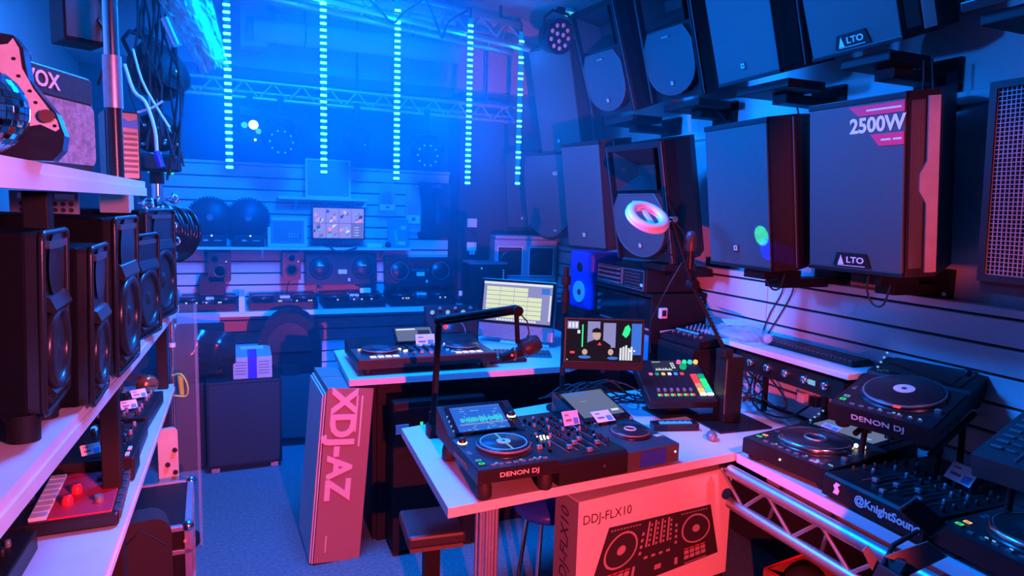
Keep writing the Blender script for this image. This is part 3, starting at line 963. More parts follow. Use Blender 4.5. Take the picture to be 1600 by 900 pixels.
# three units on the demo table
D1 = deck('media_player', 'black media player with blue waveform screen at the front of the demo table', (.807, 1.862, .742), .03, w=.285, d=.43, hf=.1, hb=.185, leg=.06)
strip_text(D1, 'DENON DJ', .285, .1, .06, .021)
txt(D1, 'DENON DJ', .02, (-.1435, .16, .082), ink2, 'left', sx=1.3, bold=.01)
mx = mixer('black four channel mixer between the two players on the demo table', (1.095, 1.895, .742), .1, .28, .47, .095, lights=True)
txt(mx, 'X', .014, (.04, -.005, .05), mgry)
price_tag('pink lit price card standing on the demo table mixer', (1.15, 2.165, .848), (-.5, 0, .1), .07, .055)
# grey player, third
t = D3 = thing('media_player', 'grey media player with pale screen at the right end of the demo trio', 'dj deck', (1.355, 1.925, .742), .12)
obj('chassis', B().prism([(0, .012), (0, .078), (.26, .09), (.275, .1), (.5, .165), (.5, .03)], -.118, .118, 'x'), dgry, t)
rep('foot', B().cyl((0, 0, 0), (0, 0, .014), .016), rubber, t, [(-.09, .04, 0), (.09, .04, 0), (-.09, .45, 0), (.09, .45, 0)])
s = obj('screen_bezel', bx((-.112, 0, 0), (.112, .225, .006), .002), glassb, t, (0, .272, .101), (.28, 0, 0))
obj('screen', bx((-.098, .025, .006), (.098, .205, .0075)), scr_g, s)
obj('screen_bar', bx((-.095, .185, .0076), (.02, .2, .0082)), scr_b, s)
obj('screen_text', bx((.05, .045, .0076), (.085, .058, .0082)), scr_w, s)
obj('screen_text', bx((-.05, .13, .0076), (-.02, .134, .0082)), scr_v, s)
jog(t, .01, .15, .084, .07, None, None, white, .014)
obj('browse_knob', KNOBL, mgry, t, (-.075, .255, .088))
obj('browse_knob', KNOBL, mgry, t, (.1, .255, .09))
obj('front_sticker', bx((-.06, -.002, .015), (.055, 0, .072)), blue, t, label='blue film on the front')
obj('side_label', bx((.08, .08, .083), (.11, .1, .0845)), white, t)
obj('corner_light', B().sphere((.1, -.001, .05), .004, 8, 6), led_w, t)
price_tag('lilac price card leaning on the grey player screen', (1.305, 2.175, .845), (-1.1, 0, .12), .085, .06)

# decks on the right counter
D4 = deck('media_player', 'black media player with silver rimmed jog wheel on the right counter', (1.772, 1.742, .742), -1.46, w=.365, d=.5, hf=.075, hb=.105, leg=.02, style='b')
price_tag('small price card on the screen of the silver rimmed player', (2.08, 1.83, .85), (-1.3, 0, -1.46), .075, .035)
b = B()
for i in range(9):
    b.box((-.165 + i * .014, .40 + .004 * (i % 2), .088), (-.158 + i * .014, .405 + .004 * (i % 2), .0935))
obj('amber_lights', b, led_a, D4, kind='stuff')
obj('white_lights', B().sphere((.1, .26, .1), .008, 8, 6).sphere((.12, .27, .1), .01, 8, 6), led_w, D4, kind='stuff')
obj('round_knob', B().lathe([(.02, 0), (.02, .02), (.016, .03), (0, .03)], n=16), blk2, D4, (.03, .42, .1))
obj('front_light', B().sphere((-.01, -.002, .05), .004, 8, 6), led_w, D4)
obj('front_label', bx((.09, .02, .076), (.12, .045, .081)), white, D4)
M2 = mixer('black mixer with white account name along its front edge', (1.76, 1.375, .742), -1.6, .36, .5, .085, lights=False)
txt(M2, '@KnightSound', .036, (.06, -.006, .046), ink3, bold=.03, sx=1.0)
b = B().prism([(-.135, .03), (-.115, .03), (-.11, .045), (-.118, .055), (-.108, .066), (-.125, .068), (-.135, .055), (-.128, .045)], -.0055, -.004, 'y')
obj('emblem', b, ink3, M2, label='small knight emblem')
price_tag('large price card standing on the right counter mixer', (2.06, 1.32, .845), (-.6, 0, -1.75), .095, .06)
D6 = deck('media_player', 'dark player with green lit strip at the near end of the right counter', (1.768, 1.0, .742), -1.6, w=.36, d=.5, hf=.075, hb=.1, leg=.02, style='b', lit=False)
b = B()
for i in range(11):
    b.box((-.12 + i * .024, .27 + .012 * (i % 2), .085), (-.1 + i * .024, .282 + .012 * (i % 2), .093))
obj('green_light_strip', b, led_g, D6, kind='stuff')

# raised decks on tilted stands
D5 = deck('media_player', 'black media player with vinyl style platter tilted on a stand', (1.94, 1.51, .93), -1.33, .24, w=.335, d=.43, hf=.085, hb=.105, leg=.025, style='c', lit=False)
strip_text(D5, 'DENON DJ', .335, .085, .03, .026)
txt(D5, 'DENON DJ', .022, (.1685, .12, .055), dgry, 'right', sx=1.3)
obj('red_mark', bx((.03, .045, .108), (.05, .06, .112)), led_r, D5)


def tilt_stand(label, loc, yaw, tilt, w, d, h):
    t = thing('deck_stand', label, 'stand', loc, yaw)
    for sx in (-1, 1):
        obj('side_rail', B().cyl((sx * w * .4, .02, h), (sx * w * .4, d, h + d * math.tan(tilt)), .01), tex, t)
        obj('leg', B().cyl((sx * w * .4, .06, .0), (sx * w * .4, .09, h + .01), .01), tex, t)
        obj('leg', B().cyl((sx * w * .4, d * .8, .0), (sx * w * .4, d * .75, h + d * .75 * math.tan(tilt)), .01), tex, t)
    obj('cross_bar', B().cyl((-w * .4, d * .5, h + d * .5 * math.tan(tilt)), (w * .4, d * .5, h + d * .5 * math.tan(tilt)), .009), tex, t)
    return t


tilt_stand('black tube stand under the tilted vinyl style player', (1.98, 1.5, .741), -1.33, .24, .3, .34, .17)
t = thing('dj_mixer', 'dark grey mixer tilted on a stand at the right edge of the photo', 'mixer', (1.96, 1.0, .93), -1.45, .3)
obj('chassis', B().prism([(0, 0), (0, .07), (.43, .075), (.43, 0)], -.2, .2, 'x'), dgry, t)
obj('panel_line', bx((-.1, .02, .074), (-.097, .41, .0765)), mgry, t)
for c in range(4):
    for r in range(6):
        obj('knob', KNOB, blk2, t, (-.06 + c * .055, .16 + r * .042, .073))
    obj('fader_cap', FCAP, mgry, t, (-.06 + c * .055, .07 + .02 * (c % 2), .073))
b = B()
for i in range(9):
    b.box((-.18, .06 + i * .035, .073), (-.15, .07 + i * .035, .078))
    b.box((-.14, .06 + i * .035, .073), (-.115, .066 + i * .035, .078))
obj('buttons', b, mgry, t, kind='stuff')
obj('headphone_bracket', bx((-.2, .38, .07), (-.12, .43, .14), .004), blk, t)
tilt_stand('black tube stand under the dark grey tilted mixer', (1.98, 1.0, .741), -1.45, .3, .36, .34, .175)

# big all-in-one controller on the rear desk
t = CT = thing('dj_controller', 'large all in one controller with white lit pads on the rear desk', 'dj controller', (.835, 3.055, .862), 0.0)
obj('chassis', B().prism([(0, .03), (0, .07), (.26, .075), (.28, .08), (.41, .1), (.41, .03)], -.345, .345, 'x'), blk, t)
obj('top_plate', bx((-.34, .004, .07), (.34, .26, .0765)), dgry, t)
rep('foot', B().cyl((0, 0, 0), (0, 0, .032), .018), rubber, t, [(-.29, .04, 0), (.29, .04, 0), (-.29, .36, 0), (.29, .36, 0)])
jog(t, -.21, .16, .077, .085, None, None, None, .02)
jog(t, .21, .16, .077, .085, None, None, None, .02)
obj('disc_face', B().cyl((-.21, .16, .1), (-.21, .16, .101), .045, n=20), dgry, t)
s = obj('screen_bezel', bx((-.105, 0, 0), (.105, .115, .012), .003), glassb, t, (0, .275, .085), (.55, 0, 0))
obj('screen', bx((-.095, .008, .012), (.095, .107, .0135)), scr_g, s)
obj('screen_bar', bx((-.09, .09, .0136), (.01, .1, .0142)), scr_w, s)
obj('screen_text', bx((.02, .03, .0136), (.085, .085, .0142)), scr_d, s)
for s in (-1, 1):
    pm = frame_panel(B(), -.014, .014, -.008, .008, .003, 0, .002).xform(Matrix.Rotation(PI / 2, 4, 'X')).mesh('pad', led_l)
    for i in range(4):
        for k in range(2):
            obj('pad', pm, led_l, t, (s * .21 - .055 + i * .036, .025 + k * .022, .0795))
    for i in range(5):
        obj('knob', KNOB, blk2, t, (s * .1 - .04 * s + s * i * .012, .1 + i * .03, .077))
for c in range(4):
    for r in range(4):
        obj('knob', KNOB, blk2, t, (-.065 + c * .042, .12 + r * .036, .077))
    obj('fader_cap', FCAPB, alu, t, (-.065 + c * .042, .05 + .02 * (c % 2), .077))
b = B()
for x, y in ((-.31, .2), (-.29, .2)):
    b.box((x, y, .077), (x + .014, y + .01, .085))
obj('amber_lights', b, led_a, t, kind='stuff')
b = B()
for x, y in ((.14, .24), (.16, .245), (-.1, .12), (-.09, .13), (-.115, .17)):
    b.box((x, y, .077), (x + .012, y + .012, .085))
obj('white_lights', b, led_w, t, kind='stuff')
b = B()
for x, y in ((.12, .19), (.135, .2), (.11, .1), (.125, .06), (.3, .22)):
    b.box((x, y, .077), (x + .016, y + .01, .085))
obj('blue_lights', b, led_b, t, kind='stuff')
price_tag('white price card standing in front of the large controller screen', (.87, 3.27, .945), (-.35, 0, 0), .1, .06)
solo('controller_stand', bx((-.1, -.03, 0), (.1, .03, .02), .006), tex, 'black foot block beside the large controller', 'stand', (1.28, 3.16, .861))
# second, upright controller behind it
t = thing('dj_controller', 'dark controller propped upright behind the large controller beside the computer', 'dj controller', (1.09, 3.5, .862), -.1, -.35)
obj('chassis', bx((-.15, 0, 0), (.15, .05, .26), .008), blk, t)
obj('jog_wheel', B().lathe([(.09, 0), (.09, .012), (.085, .02), (0, .02)], (0, 0, .1), 'y', 28), blk2, t)
obj('jog_rim', B().torus((0, -.018, .1), .07, .004, 'y', 28, 6), mgry, t)
for i in range(6):
    obj('knob', B().lathe([(.012, 0), (.012, .012), (.008, .022), (0, .022)], (-.11 + i * .044, 0, .215 + .02 * (i % 2)), 'y', 10), mgry if i % 2 else scr_lb, t)


# ------------------------------------------------------------ cartons around the demo table
t = thing('equipment_carton', 'large white carton printed with a controller picture under the demo table', 'box', (1.472, 2.03, .174), .134)
hw, hh = .385, .458
obj('carton', bx((-hw, 0, 0), (hw, .15, hh), .002), card, t)
obj('side_print', bx((-hw - .001, .003, .003), (-hw, .147, hh - .003)), ink2, t)
txt(t, 'DDJ-FLX10', .05, (-hw + .13, -.0006, hh - .075), ink, bold=-.005, sx=.95)
txt(t, 'DDJ-FLX10', .07, (-hw - .0015, .08, .24), ink, 'left', ang=PI / 2, shear=.2)


def quadmap(c):
    # unit square -> the four corners of the printed picture (x, z)
    def f(u, v):
        a = [(c[0][i] * (1 - u) + c[1][i] * u) * v + (c[3][i] * (1 - u) + c[2][i] * u) * (1 - v) for i in (0, 1)]
        return tuple(a)
    return f


q = quadmap([(-.246, .333), (.27, .318), (.33, .1), (-.34, .065)])


def pr(u0, u1, v0, v1, mat, lay, b=None):
    e = -.0006 - .0004 * lay
    poly = [q(u0, v0), q(u1, v0), q(u1, v1), q(u0, v1)]
    bb = b or B()
    bb.prism(poly, e, e + .0003, 'y')
    return bb


art = obj('printed_picture', pr(0, 1, 0, 1, None, 0), ink, t, label='printed picture of a controller')
for uc in (.17, .83):
    b = B()
    b.prism([q(uc + .135 * math.cos(a * PI / 16), .62 + .27 * math.sin(a * PI / 16)) for a in range(32)], -.0012, -.0009, 'y')
    obj('printed_jog', b, inkmid, art)
    b = B()
    b.prism([q(uc + .12 * math.cos(a * PI / 16), .62 + .24 * math.sin(a * PI / 16)) for a in range(32)], -.0016, -.0013, 'y')
    obj('printed_jog', b, ink, art)
b = B()
for uc in (.17, .83):
    b.prism([q(uc + .035 * math.cos(a * PI / 8), .62 + .07 * math.sin(a * PI / 8)) for a in range(16)], -.002, -.0017, 'y')
for c in range(4):
    pr(.375 + c * .062, .39 + c * .062, .55, .95, None, 2, b)
    for r in range(5):
        pr(.4 + c * .062, .415 + c * .062, .55 + r * .08, .59 + r * .08, None, 2, b)
    pr(.38 + c * .062, .41 + c * .062, .36, .4, None, 2, b)
    for k in range(2):
        pr(.1 + c * .047, .138 + c * .047, .1 + k * .09, .17 + k * .09, None, 2, b)
        pr(.72 + c * .047, .758 + c * .047, .1 + k * .09, .17 + k * .09, None, 2, b)
for i in range(10):
    pr(.03 + i * .028, .045 + i * .028, .93, .95, None, 2, b)
    pr(.69 + i * .028, .705 + i * .028, .93, .95, None, 2, b)
for i in range(4):
    pr(.33, .35, .45 + i * .1, .5 + i * .1, None, 2, b)
    pr(.635, .655, .45 + i * .1, .5 + i * .1, None, 2, b)
pr(.48, .53, .12, .2, None, 2, b)
pr(.02, .045, .08, .2, None, 2, b)
pr(.64, .665, .08, .2, None, 2, b)
pr(.72, .9, .025, .04, None, 2, b)
pr(.3, .32, .1, .3, None, 2, b)
obj('printed_controls', b, inkmid, art, kind='stuff')
b = B()
for c in range(4):
    pr(.1 + c * .047, .138 + c * .047, .28, .3, None, 3, b)
    pr(.72 + c * .047, .758 + c * .047, .28, .3, None, 3, b)
obj('printed_red_lights', b, redp, art, kind='stuff')

solo('low_case', bx((-.37, 0, 0), (.37, .2, .172), .006), tex, 'low black case under the large white printed carton', 'case', (1.472, 2.03, 0), (0, 0, .134))

t = thing('equipment_carton', 'tall narrow carton with sideways white lettering beside the rear desk', 'box', (.388, 3.005, 0), .04, 0, .08)
obj('carton', bx((-.105, 0, 0), (.105, .42, .825), .002), redcard, t)
txt(t, 'XDJ-AZ', .155, (-.03, -.001, .56), ink3, ang=-PI / 2, bold=.035)
for i, (z0, z1) in enumerate(((.62, .79), (.55, .79))):
    obj('small_print', bx((.03 + i * .022, -.001, z0), (.038 + i * .022, 0, z1)), ink3, t)
obj('small_print', bx((-.06, -.001, .05), (-.055, 0, .13)), ink3, t)
obj('lid_flap', bx((-.114, .004, .0), (-.108, .41, .8)), card, t)
obj('lid_flap', bx((-.123, .012, .0), (-.117, .4, .79)), card, t)
obj('top_seam', bx((-.104, .2, .825), (.104, .208, .8265)), ink2, t)

# things under the desks
t = thing('power_amplifier', 'black amplifier with a green light under the rear desk', 'amplifier', (.84, 2.96, 0), 0.0)
obj('case', bx((-.2, 0, .02), (.25, .16, .75), .006), tex, t)
obj('front', bx((-.19, -.004, .5), (.24, 0, .72), .002), blk, t)
obj('light', bx((-.075, -.008, .585), (-.062, -.003, .65)), led_g, t, label='green indicator')
obj('pink_tag', bx((-.19, -.007, .6), (-.13, -.003, .645)), labelm, t)
rep('foot', bx((-.02, -.02, 0), (.02, .02, .02)), rubber, t, [(-.17, .03, 0), (.22, .03, 0), (-.17, .13, 0), (.22, .13, 0)])

t = thing('stool', 'dark padded stool standing under the left end of the demo table', 'stool', (.665, 2.375, 0), -.08)
obj('seat', bx((-.11, -.12, .4), (.11, .12, .45), .012), leather, t)
obj('seat_board', bx((-.1, -.11, .385), (.1, .11, .4)), woodd, t)
obj('post', bx((-.03, -.03, .03), (.03, .03, .385)), tex, t)
obj('base', bx((-.13, -.13, 0), (.13, .13, .03), .006), tex, t)
t = thing('round_stool', 'blue round stool half hidden behind the white carton', 'stool', (1.16, 2.36, 0))
obj('seat', B().lathe([(.0, .42), (.13, .42), (.15, .44), (.14, .465), (0, .47)], n=24), blue, t)
for i in range(4):
    a = PI / 4 + i * PI / 2
    obj('leg', B().cyl((.09 * math.cos(a), .09 * math.sin(a), .42), (.14 * math.cos(a), .14 * math.sin(a), 0), .01), chrome, t)

t = thing('crate', 'red brown open crate on the floor under the right counter', 'crate', (2.06, 1.86, 0), .15)
for a, c in (((-.13, -.11, 0), (.13, .1, .012)), ((-.13, -.11, .012), (-.118, .1, .25)), ((.118, -.11, .012), (.13, .1, .25)), ((-.118, -.11, .012), (.118, -.098, .25)), ((-.118, .088, .012), (.118, .1, .25))):
    obj('panel', bx(a, c, .002), binr, t)
obj('rim', B().tube([(-.125, -.105, .252), (.125, -.105, .252), (.125, .095, .252), (-.125, .095, .252), (-.125, -.105, .252)], .006), redp, t)
solo('cloth_bundle', B().sphere((0, 0, .1), .1, 16, 10, (1, .8, .9)), fabric, 'dark bundle lying in the red brown crate', 'bundle', (2.06, 1.86, .085))

# dark barn-door lamp clamped to the counter truss
t = thing('barn_door_lamp', 'black stage lamp with open barn doors at the lower right', 'stage light', (1.4, 1.0, .84), 0)


def slab(pts, n, th, mat, name, edge=None):
    v = [Vector(p) for p in pts]
    nn = (v[1] - v[0]).cross(v[2] - v[0]).normalized() * th
    b = B().raw(v + [p + nn for p in v], [(0, 1, 2, 3), (4, 5, 6, 7), (0, 1, 5, 4), (1, 2, 6, 5), (2, 3, 7, 6), (3, 0, 4, 7)])
    return obj(name, b, mat, t)


LL = [Vector(p) - Vector((1.4, 1.0, .84)) for p in ((1.405, 1.02, .985), (1.446, 1.01, 1.012), (1.513, .98, .955), (1.467, .985, .925))]
slab(LL, 0, .004, tex, 'barn_door')
LL2 = [Vector(p) - Vector((1.4, 1.0, .84)) for p in ((1.463, .985, .915), (1.49, .955, .888), (1.435, 1.0, .83), (1.398, 1.04, .862))]
slab(LL2, 0, .004, mgry, 'barn_door')  # paler grey stands in for the light falling on this flap
LL3 = [Vector(p) - Vector((1.4, 1.0, .84)) for p in ((1.33, 1.045, .885), (1.345, 1.045, .895), (1.37, 1.03, .855), (1.35, 1.03, .84))]
slab(LL3, 0, .004, mgry, 'barn_door')  # lit look of this flap is put into its paler grey
obj('lamp_body', bx((-.06, -.08, -.1), (.06, .02, 0), .008).xform(Matrix.Rotation(.5, 4, 'Y')), tex, t)
obj('yoke', B().tube([(-.05, .02, -.02), (.05, .06, .03), (.12, .05, .06)], .006), tex, t)
for a, c in ((LL[0], LL[1]), (LL[3], LL[2])):
    obj('door_edge', B().cyl(a, c, .004, n=8), dgry, t)  # paler rods paint the two lit flap edges
obj('fin', bx((.0, .0, -.03), (.004, .05, .03)).xform(Matrix.Rotation(.6, 4, 'Y')), blk2, t)
obj('fin', bx((.03, .0, -.03), (.034, .05, .03)).xform(Matrix.Rotation(.6, 4, 'Y')), blk2, t)
solo('lamp_stand', B().cyl((0, 0, 0), (0, 0, .74), .012), tex, 'black upright carrying the barn door lamp', 'stand', (1.4, .96, 0))

# microphone on its desk arm
t = thing('microphone_stand', 'black desk arm reaching from behind the demo player to the computer', 'stand', (.7, 2.5, .742))
obj('clamp', bx((-.025, -.025, 0), (.025, .025, .05), .004), tex, t)
obj('post', B().cyl((0, 0, .05), (.012, -.02, .465), .013), tex, t)
obj('collar', B().cyl((0.001, 0, .05), (.002, 0, .1), .018), tex, t)
obj('shoulder', B().sphere((.012, -.02, .47), .02), tex, t)
obj('arm', B().cyl((.012, -.02, .475), (.325, -.05, .515), .014), tex, t)
obj('arm', B().cyl((.012, -.02, .455), (.325, -.05, .495), .006), blk2, t)
obj('elbow', B().cyl((.325, -.075, .505), (.325, -.03, .505), .021), tex, t)
obj('drop_arm', B().cyl((.325, -.05, .5), (.335, -.05, .37), .01), tex, t)
obj('cable', B().tube([(.33, -.06, .5), (.37, -.06, .46), (.38, -.06, .41), (.35, -.06, .36)], .003), cablem, t)
obj('lever', B().sphere((.03, -.05, .45), .009, 8, 6), led_r, t)
t = thing('microphone', 'black broadcast microphone hanging from the desk arm', 'microphone', (1.045, 2.44, 1.085))
obj('body', B().cyl((-.085, 0, -.03), (.02, 0, .0), .018, .024), tex, t)
obj('head', B().lathe([(0, .09), (.03, .085), (.04, .06), (.04, .015), (.03, 0), (0, 0)], n=20).xform(Matrix.Rotation(1.2, 4, 'Y')), leather, t)
obj('ring', B().torus((-.03, 0, -.014), .022, .006, 'x', 20, 8), copper, t)
obj('light', B().sphere((-.045, -.02, -.014), .006, 8, 6), led_r, t)

# ------------------------------------------------------------ screens and the right hand corner
t = thing('desktop_computer', 'silver all in one computer showing pale track lists behind the microphone', 'computer', (1.484, 3.571, .862), -.748)
s = obj('display', bx((-.235, 0, 0), (.235, .03, .35), .006), alu, t, (0, 0, .03), (-.16, 0, 0))
obj('glass', bx((-.232, -.004, .085), (.232, 0, .347), .001), glassb, s)
obj('screen', bx((-.215, -.006, .1), (.215, -.004, .332)), scr_v, s)
b = B()
for r in range(7):
    for c in range(4):
        if c == 3 and r < 2:
            continue
        b.box((-.195 + c * .088, -.008, .122 + (6 - r) * .0265), (-.195 + c * .088 + .085, -.006, .145 + (6 - r) * .0265))
obj('track_list', b, scr_y, s, kind='stuff')
obj('menu_bar', bx((-.215, -.008, .318), (.215, -.006, .332)), scr_w, s)
obj('menu_block', bx((.075, -.008, .28), (.145, -.006, .305)), scr_v, s)
obj('menu_block', bx((.15, -.008, .275), (.2, -.006, .31)), scr_b, s)
obj('scroll_strip', bx((.202, -.008, .12), (.212, -.006, .27)), scr_w, s)
b = B()
for i in range(14):
    b.box((-.12 + i * .018, -.008, .104), (-.107 + i * .018, -.006, .117))
obj('dock_icons', b, scr_w, s, kind='stuff')
obj('stand', B().prism([(.03, .2), (.12, .012), (.18, .012), (.18, 0), (.0, 0), (.02, .02)], -.09, .09, 'x'), alu, t)
solo('chin_label', bx((.06, -.002, 0), (.1, 0, .012)), white, 'small pale label at the foot of the silver computer', 'label', (1.56, 3.47, .87), (0, 0, -.748))
t = thing('keyboard', 'blue tinted keyboard in front of the silver computer', 'keyboard', (1.42, 3.3, .861), -.35)
obj('base', bx((-.16, -.06, 0), (.16, .06, .012), .003), mgry, t)
rep('key', bx((-.009, -.008, 0), (.009, .008, .006)), dgry, t, [(-.145 + i * .0223, -.042 + k * .0215, .012) for i in range(14) for k in range(5)])

t = thing('video_screen', 'flat screen showing a man in black at a deck', 'screen', (1.485, 2.53, .965), -.39, -.03)
obj('panel', bx((-.178, 0, 0), (.178, .02, .22), .004), blk, t)
obj('chin', bx((-.178, -.004, -.012), (.178, .018, .022), .004), tex, t)
P = obj('screen', bx((-.17, -.002, .025), (.17, 0, .213)), scr_k, t)


def pic(poly, mat, k, name='picture_patch'):
    obj(name, B().prism(poly, -.0025 - k * .0004, -.0021 - k * .0004, 'y'), mat, P)


def rc(x0, x1, z0, z1):
    return [(x0, z0), (x1, z0), (x1, z1), (x0, z1)]


pic(rc(-.075, -.02, .09, .205), scr_v, 0)
pic(rc(-.005, .05, .09, .2), scr_v, 0)
pic(rc(.12, .165, .06, .2), scr_b, 0)
pic(rc(-.165, -.115, .17, .205), scr_v, 0)
for i in range(3):
    pic(rc(-.16 + i * .015, -.149 + i * .015, .175, .2), scr_w, 1)
pic(rc(-.1, -.094, .09, .19), led_g, 1)
pic(rc(-.12, -.108, .15, .165), scr_w, 1)
pic([(-.09, .05), (.025, .05), (.03, .1), (.0, .12), (-.035, .128), (-.075, .11)], scr_k, 2)
pic(ellipse(-.034, .146, .018, .024), scr_s, 3, 'picture_face')
pic([(-.056, .156), (-.014, .156), (-.016, .17), (-.034, .178), (-.052, .17)], scr_k, 4)
pic([(-.03, .1), (-.012, .1), (-.02, .113)], led_r, 4)
pic(ellipse(-.085, .068, .012, .013), scr_s, 4)
pic(ellipse(.03, .07, .012, .014), scr_s, 4)
pic(ellipse(-.085, .045, .028, .007), scr_b, 3)
pic(ellipse(.04, .043, .024, .007), scr_b, 3)
pic([(.078, .15), (.09, .185), (.105, .195), (.115, .175), (.108, .15), (.095, .135)], led_g, 3)
for i in range(5):
    pic(rc(.07 + i * .012, .079 + i * .012, .035, .09 + .006 * (i % 3)), scr_w, 3)
pic(rc(.115, .12, .075, .081), led_w, 3)
pic(rc(.132, .138, .075, .081), led_w, 3)
pic(rc(-.15, -.13, .06, .07), led_r, 3)
pic(rc(-.165, -.16, .03, .035), scr_w, 3)
obj('stand_arm', B().cyl((0, .02, .06), (.02, .16, -.05), .012), tex, t)
t = thing('screen_stand', 'black pole stand between the computer and the man on screen', 'stand', (1.36, 2.68, .74))
obj('pole', B().cyl((0, 0, 0), (0, 0, .66), .012), tex, t)
obj('base', B().cyl((0, 0, 0), (0, 0, .012), .07), tex, t)
obj('clamp', B().cyl((0, 0, .5), (0, 0, .55), .02), tex, t)
obj('cross_arm', B().cyl((0, 0, .27), (.14, -.07, .27), .012), tex, t)
obj('clamp', B().cyl((0, 0, .58), (0, 0, .62), .022), tex, t)

# podcast console with coloured pads
t = thing('podcast_console', 'tilted black console with rows of coloured glowing pads', 'console', (1.79, 2.35, .8), -.237, .458)
obj('chassis', bx((-.16, 0, 0), (.16, .29, .045), .008), blk, t)
obj('screen', bx((-.075, .2, .045), (.04, .275, .0475)), scr_d, t)
b = B()
for i in range(18):
    b.box((-.068 + i * .0045, .207, .0475), (-.065 + i * .0045, .212 + .002 * ((i * 5) % 7), .0482))
for i in range(4):
    for k in range(3):
        b.box((.015 + (i % 2) * .01, .22 + k * .015, .0475), (.022 + (i % 2) * .01, .23 + k * .015, .0482))
b.box((-.07, .265, .0475), (-.03, .268, .0482))
obj('screen_text', b, scr_w, t, kind='stuff')
colr = (led_p, led_gr, led_a, led_l, led_b, led_r)
for i in range(6):
    x = -.1 + i * .03
    obj('channel_button', bx((x - .008, .175, .045), (x + .008, .19, .049), .001), colr[i], t)
    obj('fader_slot', bx((x - .002, .06, .044), (x + .002, .165, .0462)), rubber, t)
    obj('fader_cap', FCAP, mgry, t, (x, .068, .045))
    obj('mute_light', bx((x - .009, .035, .045), (x + .001, .047, .049)), led_g, t)
    obj('solo_light', bx((x + .003, .035, .045), (x + .012, .047, .049)), led_r, t)
pads = ((led_r, led_gr), (led_r, led_g), (scr_o, led_g), (led_a, led_t), (led_w, led_w))
for r in range(5):
    for c in range(2):
        hgt = .028 if r < 4 else .014
        y = .148 - r * .032 + (.014 if r == 4 else 0)
        obj('pad', bx((.086 + c * .034, y, .045), (.115 + c * .034, y + hgt, .052), .002), pads[r][c], t)
for i, m in enumerate((led_p, led_g, led_t, led_a)):
    obj('dial', B().lathe([(.011, 0), (.01, .012), (0, .013)], (.06 + i * .028, .262, .045), 'z', 14), m, t)
obj('main_dial', B().lathe([(.016, 0), (.015, .014), (0, .015)], (.07, .228, .045), 'z', 16), led_gr, t)
obj('power_ring', B().torus((-.135, .24, .047), .01, .002, 'z', 16, 6), led_b, t)
t = thing('console_stand', 'dark pedestal carrying the coloured pad console', 'stand', (1.825, 2.47, .741))
obj('foot', bx((-.1, -.06, 0), (.1, .1, .012), .003), tex, t)
obj('column', bx((-.03, -.02, .012), (.03, .04, .11), .003), tex, t)
t = thing('monitor_stand', 'flat black base plate with upright post near the mouse', 'stand', (1.985, 2.28, .741), -.05)
obj('base_plate', bx((-.13, -.12, 0), (.14, .12, .008), .002), blk, t)
obj('upright', bx((-.04, -.02, .008), (.05, .06, .3), .003), blk, t)
obj('edge_highlight', bx((-.044, -.024, .05), (-.04, -.02, .29)), copper, t)  # copper strip painting a highlight along the post edge
t = thing('mouse', 'small silver computer mouse on the demo table', 'mouse', (1.772, 2.125, .741), -.6)
obj('shell', B().sphere((0, 0, .012), .03, 18, 10, (.75, 1.25, .75)), mgry, t)
obj('wheel', B().cyl((-.004, .022, .03), (.004, .022, .03), .006, n=10), blk, t)
t = thing('light_bar', 'black interface with a row of blue lights under the console', 'interface', (1.7, 2.28, .741), -.25)
obj('case', bx((-.1, -.03, 0), (.1, .03, .03), .004), blk, t)
b = B()
for i in range(11):
    b.box((-.07 + i * .013, -.024, .03), (-.062 + i * .013, .0 + .004 * (i % 2), .034))
obj('blue_lights', b, led_b, t, kind='stuff')

# rack cabinet by the wall
t = thing('rack_cabinet', 'dark cabinet under the powered mixer by the right wall', 'cabinet', (2.0, 2.93, .74))
obj('side', bx((0, 0, 0), (.345, .018, .49)), tex, t)
obj('side', bx((0, .602, 0), (.345, .62, .49)), tex, t)
obj('top', bx((-.01, -.005, .472), (.345, .625, .49)), tex, t)
obj('back', bx((.33, .018, 0), (.345, .602, .472)), blk, t)
obj('shelf', bx((.01, .018, .27), (.33, .602, .285)), tex, t)
obj('rack_unit', bx((.004, .03, .3), (.25, .59, .46), .003), glassb, t)
for i in range(3):
    obj('rack_knob', B().cyl((-.012, .55, .34 + i * .04), (.004, .55, .34 + i * .04), .009), mgry, t)
obj('paper_stack', bx((.02, .05, .285), (.28, .58, .297)), paper, t)
obj('back_sheet', bx((.02, .04, .02), (.03, .58, .262)), bluep, t)
t = thing('plug_timer', 'small white plug timer on the side of the dark cabinet', 'timer', (2.06, 2.925, 1.13))
obj('case', bx((-.022, -.02, -.028), (.022, .004, .028), .004), white, t)
obj('display', bx((-.012, -.022, -.014), (.012, -.02, .016)), blk, t)
t = thing('powered_mixer', 'black powered mixer with rows of small knobs on the dark cabinet', 'mixer', (1.985, 3.235, 1.232), -1.6)
obj('case', bx((-.27, 0, 0), (.27, .3, .125), .006), tex, t)
obj('front', bx((-.265, -.004, .004), (.265, 0, .121)), blk, t)
obj('panel_frame', frame_panel(B(), -.255, .02, .01, .115, .003, -.007, -.004), mgry, t)
obj('panel_frame', frame_panel(B(), .03, .255, .01, .115, .003, -.007, -.004), mgry, t)
rep('knob', B().cyl((0, -.016, 0), (0, -.004, 0), .006, n=8), mgry, t, [(-.24 + i * .024, 0, .025 + k * .026) for i in range(11) for k in range(4)])
b = B()
for i in range(8):
    for k in range(5):
        b.box((.06 + i * .02, -.006, .02 + k * .018), (.066 + i * .02, -.004, .024 + k * .018))
obj('panel_print', b, mgry, t, kind='stuff')
obj('white_mark', bx((.22, -.006, .03), (.245, -.004, .045)), white, t)
